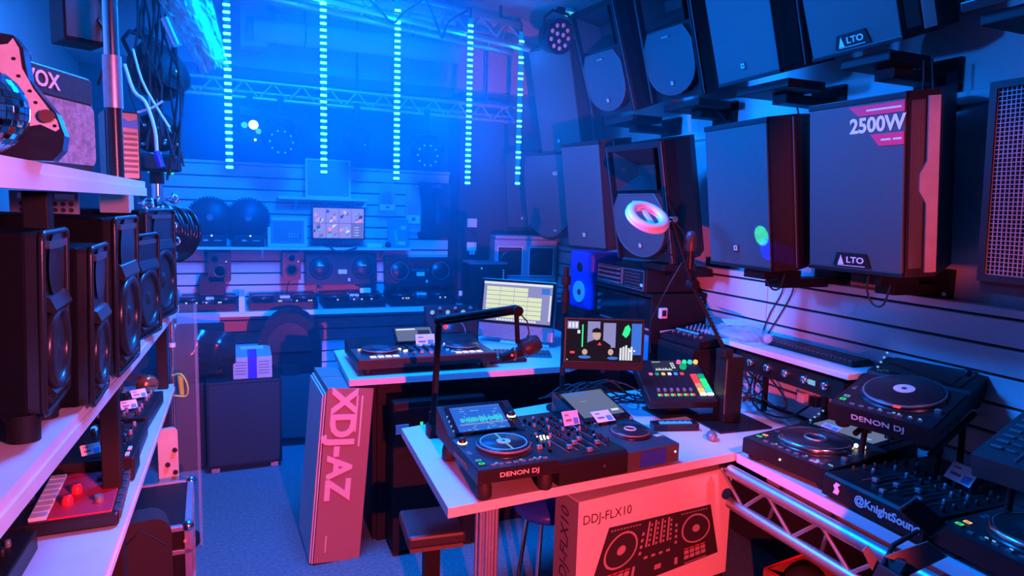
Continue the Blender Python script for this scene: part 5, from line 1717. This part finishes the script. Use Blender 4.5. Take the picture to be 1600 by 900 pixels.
# ------------------------------------------------------------ back area on the floor
t = thing('subwoofer', 'large black subwoofer under the taped brown carton', 'speaker', (0.005, 4.27, 0), .03)
obj('cabinet', bx((-.215, 0, .03), (.215, .5, .57), .008), tex, t)
obj('grille', bx((-.2, -.006, .05), (.2, 0, .55), .003), fabric, t)
rep('foot', bx((-.025, -.02, 0), (.025, .02, .03), .004), alu, t, [(-.17, .03, 0), (.17, .03, 0), (-.17, .45, 0), (.17, .45, 0)])
t = thing('taped_carton', 'brown carton sealed with blue tape standing on the subwoofer', 'box', (.055, 4.3, .572), .0)
obj('carton', bx((-.112, 0, 0), (.112, .42, .135), .004), brown, t)
obj('tape', bx((-.028, -.0015, .002), (.024, 0, .136)), bluetape, t)
obj('tape', bx((-.028, 0, .1352), (.024, .28, .1365)), bluetape, t)
obj('delivery_label', bx((-.07, .24, .1365), (.07, .34, .1375)), paper, t)
obj('flap_seam', bx((-.112, .38, .1352), (.112, .385, .1362)), ink2, t)
for i in range(5):
    for s in (-1, 1):
        obj('printed_line', bx((s * .066 - .034, -.001, .03 + i * .018), (s * .066 + .03, 0, .036 + i * .018)), ink2, t)
t = thing('floor_loudspeaker', 'tall black loudspeaker with rounded top standing under the back counter', 'speaker', (.29, 4.62, 0), -.1)
g = [(-.2, .0), (.2, .0), (.21, .66)] + [(.2 * math.cos(a * PI / 10), .7 + .22 * math.sin(a * PI / 10)) for a in range(11)] + [(-.21, .66)]
obj('cabinet', B().prism(g, .02, .3, 'y'), tex, t)
obj('horn_panel', B().prism([(.15 * math.cos(a * PI / 8), .66 + .2 * math.sin(a * PI / 8)) for a in range(9)], -.0, .02, 'y'), blk2, t)
obj('grille', bx((-.15, 0, .06), (.15, .02, .5), .004), grl, t)
obj('inset', bx((-.05, -.003, .5), (.06, .02, .57)), rubber, t)
t = thing('amplifier_stack', 'dark case half covered by black plastic on the far left floor', 'case', (-.31, 4.35, 0), .02)
obj('case', bx((-.16, 0, .02), (.09, .4, .55), .006), tex, t)
rep('wheel', B().cyl((-.02, 0, .02), (.02, 0, .02), .02), rubber, t, [(-.1, .05, 0), (.05, .05, 0)])
v, f = [], []
n, m = 14, 12
for i in range(n + 1):
    for j in range(m + 1):
        u, w_ = i / n, j / m
        x = -.42 + .38 * u
        z = .93 - .4 * w_ * (1.05 - .6 * u) - .08 * u
        y = 4.33 - .06 * math.sin(PI * w_) + .03 * math.sin(9 * u + 3 * w_) + .02 * (rd.random() - .5)
        v.append((x, y, z))
for i in range(n):
    for j in range(m):
        f.append((i * (m + 1) + j, (i + 1) * (m + 1) + j, (i + 1) * (m + 1) + j + 1, i * (m + 1) + j + 1))
solo('plastic_cover', B().raw(v, f, True), bagblk, 'wrinkled black plastic cover draped beside the taped carton', 'plastic cover')
t = thing('covered_speaker', 'dark loudspeaker behind the wrinkled plastic cover', 'speaker', (-.25, 4.42, .58), 0)
obj('cabinet', bx((-.13, 0, 0), (.14, .3, .28), .01), tex, t)
obj('grille', bx((-.12, -.006, .02), (.13, 0, .26), .003), grl, t)
solo('folded_board', bx((-.1, 0, 0), (.16, .02, .9), .002), greycab, 'grey folded board standing left of the subwoofer', 'board', (-.3, 4.82, 0))

# ------------------------------------------------------------ back wall displays
for k, x in enumerate((-.2, .055)):
    t = thing('effect_light', ('left' if k == 0 else 'right') + ' one of two round black lights with ribbed rim on the back shelf', 'stage light', (x, 5.24, 1.329), .0)
    obj('base', bx((-.105, -.06, 0), (.105, .08, .085), .008), blk, t)
    obj('housing', B().lathe([(.12, -.06), (.14, -.03), (.142, .0), (.13, .012), (0, .012)], (0, 0, .2), 'y', 36), blk, t)
    rm = bx((-.008, -.02, -.012), (.008, .045, .012), .002).mesh('rim_fin', blk2)
    for i in range(22):
        a = -2.2 + i * .25
        obj('rim_fin', rm, blk2, t, (.143 * math.cos(PI / 2 - a * .62), .02, .2 + .143 * math.sin(PI / 2 - a * .62)), (0, a * .62, 0))
    obj('hub', B().torus((0, -.016, .205), .018, .006, 'y', 20, 6), mgry, t)
    obj('hub_centre', B().cyl((0, -.02, .205), (0, -.012, .205), .011), mgry, t)
    obj('indicator', B().sphere((.01, -.062, .078), .006, 8, 6), led_w, t)
    obj('logo_patch', bx((-.045, -.062, .04), (-.015, -.06, .05)), ink3, t)
    obj('logo_patch', bx((.025, -.062, .042), (.075, -.06, .046)), ink3, t)
t = thing('product_box', 'pale framed product box between the round lights and the security screen', 'box', (.325, 5.25, 1.329), 0)
obj('carton', bx((-.14, 0, 0), (.14, .05, .215), .002), greycab, t)
obj('frame_print', frame_panel(B(), -.14, .14, 0, .215, .02, -.002, 0), wlam, t)
obj('inner_print', bx((-.1, -.003, .035), (.1, 0, .185)), mgry, t)
rep('dot', bx((-.005, -.001, -.004), (.005, 0, .004)), ink3, t, [(.01 + i * .02, -.003, .075 + k * .02) for i in range(4) for k in range(2)])
t = thing('monitor', 'security monitor showing a grid of camera pictures on the back shelf', 'screen', (.695, 5.22, 1.329), 0)
obj('panel', bx((-.2, 0, .055), (.2, .03, .305), .004), blk, t)
P = obj('screen', bx((-.19, -.002, .065), (.19, 0, .295)), scr_k, t)
rd2 = random.Random(11)
ms = [scr_v, scr_g, scr_w, scr_d, scr_o, scr_lb, scr_s]
cells = [(-.188 + .0945 * i, .182 if k else .068) for i in range(4) for k in range(2)]
for ci, (cx, cz) in enumerate(cells):
    obj('camera_picture', bx((cx, -.003, cz), (cx + .092, -.002, cz + .111)), ms[(ci * 3) % 3] if ci != 6 else scr_g, P)
    for j in range(6 if ci != 6 else 0):
        a, c_ = cx + rd2.random() * .06, cz + rd2.random() * .08
        pl = [(a, c_), (a + .012 + .02 * rd2.random(), c_ + .01 * rd2.random()), (a + .03 * rd2.random() + .01, c_ + .03), (a + .002, c_ + .012 + .018 * rd2.random())]
        obj('picture_patch', B().prism(pl, -.0035 - .0003 * j, -.003 - .0003 * j, 'y'), ms[int(rd2.random() * 7)], P)
for i in range(4):
    obj('menu_line', bx((.115, -.0042, .088 + i * .02), (.15, -.003, .092 + i * .02)), scr_w, P)
obj('stand', bx((-.015, .01, .012), (.025, .025, .07)), blk, t)
obj('foot', bx((-.1, -.05, 0), (.1, .07, .012), .004), blk, t)
cable('dark cables trailing behind the security monitor foot', [(.66, 5.16, 1.34), (.72, 5.14, 1.36), (.8, 5.15, 1.35), (.86, 5.18, 1.39)], .006)
cable('dark cable trailing below the back shelf edge', [(.62, 5.14, 1.335), (.66, 5.13, 1.3), (.7, 5.14, 1.29), (.75, 5.13, 1.31), (.82, 5.14, 1.33)], .006)
solo('small_carton', bx((-.06, 0, 0), (.06, .05, .03), .002), labelm, 'flat pinkish box right of the security monitor', 'box', (.965, 5.2, 1.329))
solo('camera_dome', B().sphere((0, 0, .02), .025, 14, 8), blk, 'small dark dome beside the pinkish box', 'camera', (1.07, 5.2, 1.329))
t = thing('blister_pack', 'upright pack with a green light line at the end of the back shelf', 'package', (1.15, 5.2, 1.329), 0)
obj('card', bx((-.08, 0, 0), (.08, .02, .22), .002), bluep, t)
obj('window', bx((-.06, -.012, .02), (.06, 0, .1)), acryl, t)
b = B()
for i in range(8):
    b.box((-.035 + .002 * i, -.016, .12 - i * .014), (-.02 + .002 * i, -.013, .128 - i * .014))
obj('green_lights', b, led_gr, t, kind='stuff')
obj('white_patch', bx((.02, -.003, .14), (.06, 0, .17)), paper, t)
obj('white_patch', bx((-.0, -.015, .02), (.055, -.012, .05)), paper, t)
t = thing('clear_frame', 'clear plastic display frame on the short high shelf', 'display frame', (.62, 5.24, 1.701), 0)
obj('sheet', bx((-.165, 0, 0), (.165, .012, .285), .002), acryl, t)
obj('back_sheet', bx((-.155, .014, .01), (.155, .02, .275)), mgry, t)
obj('bead', frame_panel(B(), -.165, .165, 0, .285, .012, -.006, 0), wlam, t)
solo('orange_triangle', B().prism([(0, 0), (.035, .0), (.035, .035)], 0, .006, 'y'), labelm, 'small triangular flag under the short high shelf', 'flag', (.86, 5.18, 1.635))
solo('price_ticket', bx((0, 0, 0), (.04, .004, .012)), labelm, 'small lit ticket beside the clear frame', 'ticket', (.84, 5.395, 1.84))
# bagged goods on hooks
for k, (x, z0, z1, w_, lab) in enumerate(((1.085, 1.57, 1.83, .14, 'bagged cable pack on a hook left of the dark board'), (1.295, 1.45, 1.82, .13, 'bagged cable pack with orange contents on a hook'))):
    t = thing('hanging_pack', lab, 'package', (x, 5.33, z0), 0)
    b = B()
    H = z1 - z0
    pts = [(-w_ * .35, H), (w_ * .35, H), (w_ * .5, H * .5), (w_ * .48, 0), (-w_ * .5, 0), (-w_ * .46, H * .5)]
    obj('bag', B().prism(pts, -.02, .02, 'y'), poly, t)
    obj('card', bx((-w_ * .42, -.026, H * .18), (w_ * .42, -.021, H * .36)), paper, t)
    obj('card_print', bx((-w_ * .1, -.028, H * .24), (w_ * .12, -.026, H * .31)), ink2, t)
    for i in range(3):
        obj('coil', B().torus((0, -.001, H * (.4 + .1 * i)), w_ * .26, .008, 'y', 18, 6), copper if k else blk, t)
    obj('hook', B().cyl((0, .06, H), (0, -.03, H), .004, n=8), chrome, t)
t = thing('hanging_board', 'wide dark display board hanging at the right end of the slatwall', 'board', (1.44, 5.36, 1.4), 0)
obj('board', bx((-.09, 0, 0), (.22, .02, .45), .004), wallb, t)
obj('reflective_strip', bx((.06, -.006, .12), (.085, 0, .34)), acryl, t)
obj('top_label', bx((.02, -.004, .41), (.1, 0, .44)), bluep, t)
for k, (x, z, w_, h_, lab) in enumerate(((-.145, 1.075, .15, .215, 'left small black monitor speaker on the back slatwall'), (.35, 1.08, .13, .21, 'right small black monitor speaker with hexagonal woofer on the back slatwall'))):
    t = thing('monitor_speaker', lab, 'speaker', (x, 5.2, z), 0)
    obj('cabinet', bx((-w_ / 2, .012, 0), (w_ / 2, .2, h_), .012), blk, t)
    obj('front', B().prism(rrect(-w_ / 2, w_ / 2, 0, h_, .015), 0, .014, 'y'), blk2, t)
    n_ = 6 if k else 24
    obj('woofer', B().lathe([(.05, 0), (.05, .004), (.042, .004), (.02, -.006), (0, .002)], (0, 0, .075), 'y', n_), cone, t)
    obj('tweeter', B().lathe([(.026, .0), (.026, .003), (.01, -.004), (0, .002)], (0 if k else -.03, 0, .165), 'y', 18), cone, t)
    obj('indicator', B().sphere((.045, -.002, h_ - .07), .004, 8, 6), led_w, t)
    cable('thin cable below the %s monitor speaker' % ('right' if k else 'left'), [(x, 5.3, z), (x - .02, 5.34, z - .05), (x - .03, 5.36, z - .16)], .0025)


def wall_controller(label, x0, x1, z0, z1, kind):
    t = thing('dj_controller', label, 'dj controller', ((x0 + x1) / 2, 5.22, z0), 0, -.12)
    w, h = x1 - x0, z1 - z0
    obj('chassis', B().prism(rrect(-w / 2, w / 2, 0, h, .015), 0, .05, 'y'), blk, t)
    for s in (-1, 1):
        obj('jog_wheel', B().lathe([(h * .36, 0), (h * .36, .008), (h * .33, .016), (0, .016)], (s * w * .3, 0, h * .52), 'y', 28), blk2, t)
        obj('jog_rim', B().torus((s * w * .3, -.016, h * .52), h * .31, .003, 'y', 28, 6), mgry if kind else dgry, t)
        if not kind:
            obj('jog_light', bx((s * w * .3 - .02, -.019, h * .6), (s * w * .3 + .02, -.016, h * .62)), led_t, t)
    obj('price_label', bx((-.03, -.005, h * .34), (.035, 0, h * .48)), labelm, t)
    for i in range(4):
        for k in range(4):
            obj('knob', B().cyl((0, -.012, 0), (0, 0, 0), .006, n=8), blk2, t, (-.04 + i * .027, 0, h * (.58 + .09 * k)))
    if kind:
        b = B()
        for i in range(8):
            for k in range(2):
                b.box((-.07 + i * .018, -.003, h * (.52 + .05 * k)), (-.058 + i * .018, 0, h * (.55 + .05 * k)))
        obj('button_rows', b, mgry, t, kind='stuff')
    obj('white_mark', bx((w * .08, -.004, h * .1), (w * .11, 0, h * .2)), white, t)
    rep('bracket', bx((-.01, 0, -.03), (.01, .12, 0)), blk, t, [(-w * .3, 0, 0), (w * .3, 0, 0)])
    return t


wall_controller('black two deck controller with green lit jog wheels on the back slatwall', .455, .99, 1.04, 1.28, 0)
wall_controller('black two deck controller with outlined jog wheels on the back slatwall', 1.055, 1.62, 1.02, 1.25, 1)


def flat_controller(label, x0, x1, y, seed):
    t = thing('dj_controller', label, 'dj controller', ((x0 + x1) / 2, y, .884), 0)
    w = x1 - x0
    obj('chassis', B().prism([(0, 0), (0, .05), (.3, .09), (.3, 0)], -w / 2, w / 2, 'x'), blk, t)
    for s in (-1, 1):
        obj('jog_wheel', B().lathe([(.08, 0), (.08, .015), (.075, .02), (0, .02)], (s * w * .3, .15, .068), 'z', 24), blk2, t)
    r_ = random.Random(seed)
    for i in range(12):
        obj('knob', KNOBL if i % 4 == 0 else KNOB, blk2, t, (-w * .12 + r_.random() * w * .24, .05 + .02 * i, .055 + .0025 * i))
    b = B()
    for i in range(5):
        x = -w * .4 + r_.random() * w * .8
        b.box((x, .04, .056), (x + .012, .048, .062))
    obj('white_lights', b, scr_w, t, kind='stuff')
    obj('white_label', bx((-w * .05, .12, .068), (w * .1, .18, .085)), labelm, t)
    return t


flat_controller('dark controller at the left end of the back counter', -.4, -.04, 5.03, 1)
flat_controller('dark controller left of centre on the back counter', .05, .52, 5.03, 2)
flat_controller('dark controller with white lights right of centre on the back counter', .56, 1.02, 5.03, 3)
flat_controller('dark controller at the right end of the back counter', 1.06, 1.58, 5.03, 4)
solo('laptop_stand', bx((-.08, 0, 0), (.09, .16, .14), .004), blk, 'dark box standing on the left back counter controller', 'box', (-.2, 5.2, .975))
solo('price_tent', bx((-.04, 0, 0), (.04, .02, .035)), labelm, 'white price tent on the back counter near the right', 'price tag', (.86, 5.0, 1.0))
solo('note_card', bx((-.035, 0, 0), (.035, .01, .04)), paper, 'pale blue card on the post at the right end of the back counter', 'card', (1.63, 5.0, .96))

# right rear corner
t = thing('twin_speaker_box', 'pale grey cabinet with two square speaker openings in the rear right corner', 'speaker', (2.07, 4.78, 1.09), -.2)
obj('cabinet', bx((-.25, .01, 0), (.25, .3, .33), .01), greycab, t)
for x in (-.13, .12):
    obj('opening', bx((x - .095, -.002, .05), (x + .095, .012, .27), .01), blk, t)
    obj('bezel', frame_panel(B(), x - .1, x + .1, .045, .275, .006, -.006, .0), wlam, t)
    obj('driver', B().lathe([(.08, 0), (.07, .004), (.03, -.01), (0, .0)], (x, -.004, .16), 'y', 24), blk2, t)
obj('lid', bx((-.25, -.004, .33), (.2, .25, .36), .01), greycab, t)
solo('equipment_rack', bx((-.22, 0, 0), (.26, .28, 1.08), .008), tex, 'dark rack carrying the pale grey twin speaker box', 'rack', (2.1, 4.8, 0), (0, 0, -.1))
t = thing('control_case', 'dark case with small lights at the right end of the back counter', 'case', (1.72, 4.72, .884), -.05)
obj('case', bx((-.12, 0, 0), (.16, .25, .36), .006), tex, t)
obj('lid_edge', bx((-.125, -.005, .35), (.165, .25, .365)), mgry, t)
b = B()
for i in range(5):
    b.box((.13, -.004, .22 + i * .02), (.14, 0, .228 + i * .02))
b.sphere((-.04, -.004, .32), .008, 8, 6)
obj('small_lights', b, lens_d, t, kind='stuff')
for x, z, lab in ((1.73, 1.53, 'upper white socket on the dark corner wall'), (1.73, 1.34, 'lower white socket with plugs on the dark corner wall')):
    t = thing('wall_socket', lab, 'socket', (x, 5.12, z), 0)
    obj('plate', bx((-.04, -.012, -.03), (.04, 0, .04), .003), white, t)
    if z < 1.4:
        obj('plug', bx((-.02, -.03, -.06), (-.005, -.012, -.02), .003), labelm, t)
        obj('plug', bx((.005, -.03, -.06), (.02, -.012, -.02), .003), labelm, t)
cable('black cable sagging across the rear desk corner', [(1.72, 4.4, 1.1), (1.95, 4.2, 1.02), (2.1, 4.0, 1.1), (2.2, 3.9, 1.15)], .006)
cable('second black cable sagging behind the silver computer', [(1.6, 4.3, 1.05), (1.85, 4.1, 1.12), (2.05, 3.95, 1.08)], .006)

# ------------------------------------------------------------ trusses and light strips
t = thing('truss_beam', 'front aluminium truss carrying the light strips under the ceiling', 'truss', (0, 0, 0))
E0, E1 = Vector((-.6, 3.5, 2.74)), Vector((1.76, 4.13, 2.69))
dirn = (E1 - E0).normalized()
sd = Vector((0, 0, 1)).cross(dirn).normalized()
up = Vector((0, 0, 1))
offs = (Vector((0, 0, 0)), sd * .17 + up * -.0, sd * .085 + up * .16)
for o_ in offs:
    obj('chord', B().cyl(E0 + o_, E1 + o_, .02), alu, t)
n_ = 11
for i in range(n_):
    a, c_ = E0.lerp(E1, i / n_), E0.lerp(E1, (i + .5) / n_)
    e = E0.lerp(E1, (i + 1) / n_)
    obj('brace', B().cyl(a + offs[0], c_ + offs[2], .007, n=8), alu, t)
    obj('brace', B().cyl(c_ + offs[2], e + offs[0], .007, n=8), alu, t)
    obj('brace', B().cyl(a + offs[1], c_ + offs[2], .007, n=8), alu, t)
    obj('brace', B().cyl(a + offs[0], c_ + offs[1], .007, n=8), alu, t)
for k in (.12, .55, .93):
    obj('hanger', B().cyl(E0.lerp(E1, k) + offs[2], E0.lerp(E1, k) + offs[2] + up * .12, .008), tex, t)
cable('black cable draped over the front truss', [(.5, 3.78, 2.86), (.7, 3.8, 2.74), (.8, 3.82, 2.66), (.86, 3.84, 2.72), (1.0, 3.9, 2.84)], .006)
cable('second black cable draped over the front truss', [(1.0, 3.9, 2.86), (1.08, 3.92, 2.72), (1.12, 3.93, 2.64), (1.16, 3.94, 2.74), (1.3, 4.0, 2.84)], .006)
cable('third black cable looped below the front truss', [(.1, 3.66, 2.86), (.2, 3.68, 2.8), (.3, 3.7, 2.78), (.42, 3.76, 2.84)], .006)
t = thing('truss_beam', 'rear aluminium truss above the black wall', 'truss', (0, 0, 0))
E0, E1 = Vector((-.42, 4.8, 2.335)), Vector((1.95, 4.8, 2.31))
for z, y in ((0, 0), (.105, .0), (.05, .1)):
    obj('chord', B().cyl(E0 + Vector((0, y, z)), E1 + Vector((0, y, z)), .014), alu, t)
for i in range(13):
    a, c_, e = (E0.lerp(E1, (i + k) / 13) for k in (0, .5, 1))
    obj('brace', B().cyl(a, c_ + up * .105, .006, n=8), alu, t)
    obj('brace', B().cyl(c_ + up * .105, e, .006, n=8), alu, t)
for k in (.08, .5, .9):
    obj('hanger', B().cyl(E0.lerp(E1, k) + up * .1, E0.lerp(E1, k) + up * .6, .008), tex, t)
for x in (.26, .76, 1.255, .07):
    obj('hook_clamp', bx((x - .02, 4.77, 2.22), (x + .02, 4.82, 2.35), .004), tex, t)

led_mesh = B().box((-.017, -.012, -.0065), (.017, -.004, .0065), .003).mesh('led', led_c)
for k, (x, y, zb, zt) in enumerate(((-.044, 3.629, 1.815, 2.82), (.423, 3.765, 1.82, 2.82), (.846, 3.895, 1.808, 2.81), (1.308, 3.977, 1.803, 2.79), (1.699, 4.113, 1.82, 2.79))):
    names = ('leftmost vertical light strip of five, nearest the plastic sheet', 'second vertical light strip from the left', 'middle vertical light strip of the five', 'fourth vertical light strip from the left', 'rightmost vertical light strip with gaps between its lamps')
    t = thing('led_strip', names[k], 'light strip', (x, y, zb), -.1, 0, 0, 'vertical light strips below the front truss')
    H = zt - zb
    obj('backing', bx((-.014, -.003, -.01), (.014, .006, H), .002), strip_glow, t)
    obj('hook', B().tube([(0, .0, H), (0, .0, H + .05), (0, .03, H + .07)], .005), tex, t)
    nn = int(H / .0335)
    for i in range(nn):
        if k == 4 and i % 3 == 1:
            continue
        obj('led', led_mesh, led_c, t, (0, 0, .004 + i * .0335))
    # the light the strip itself throws
    for i in range(3):
        l = bpy.data.lights.new('led_strip_glow', 'POINT')
        l.color = (0.0, .17, 1.0)
        l.energy = 2.6
        l.shadow_soft_size = .02
        o = bpy.data.objects.new('led_strip_glow', l)
        COL.objects.link(o)
        o.parent = t
        o.location = (0, -.04, H * (.17 + .33 * i))

# ceiling services
t = thing('ceiling_duct', 'round grey duct running along the ceiling behind the truss', 'duct', (.9, 4.5, 2.72))
obj('tube', B().cyl((-.8, .1, 0), (.5, 0, -.02), .07, n=20), ceilm, t)
obj('end_cap', B().cyl((-.83, .105, 0), (-.8, .1, 0), .075, n=20), mgry, t)
for x in (-.5, .2):
    obj('strap', B().torus((x, .08, 0), .072, .006, 'x', 20, 6), tex, t)
    obj('hanger', B().cyl((x, .08, .07), (x, .08, .23), .006), tex, t)
t = thing('light_fitting', 'long tube light fitting under the ceiling behind the strips', 'light fitting', (.7, 4.15, 2.8))
obj('tray', bx((-.6, 0, .03), (.6, .1, .08), .006), wlam, t)
obj('tube', B().cyl((-.58, .05, .01), (.58, .05, .01), .016), white, t)
obj('hanger', B().cyl((-.4, .05, .08), (-.4, .05, .15), .005), tex, t)
obj('hanger', B().cyl((.4, .05, .08), (.4, .05, .15), .005), tex, t)
t = thing('ceiling_lamp', 'small cyan lit ceiling lamp at the top of the photo right of the stage light', 'lamp', (2.0, 4.05, 2.949), 0)
obj('rim', B().lathe([(.05, 0), (.05, -.015), (.04, -.02)], (0, 0, 0), 'z', 20), white, t)
obj('bulb', B().sphere((0, 0, -.02), .035, 14, 8, (1, 1, .6)), led_t, t)
t = thing('conduit_box', 'tall pale service box on the ceiling behind the second light strip', 'service box', (.1, 4.6, 2.62))
obj('box', bx((-.08, 0, 0), (.08, .15, .33), .006), ceilm, t)
obj('pipe', B().cyl((.12, .08, .02), (.12, .08, .33), .012), alu, t)
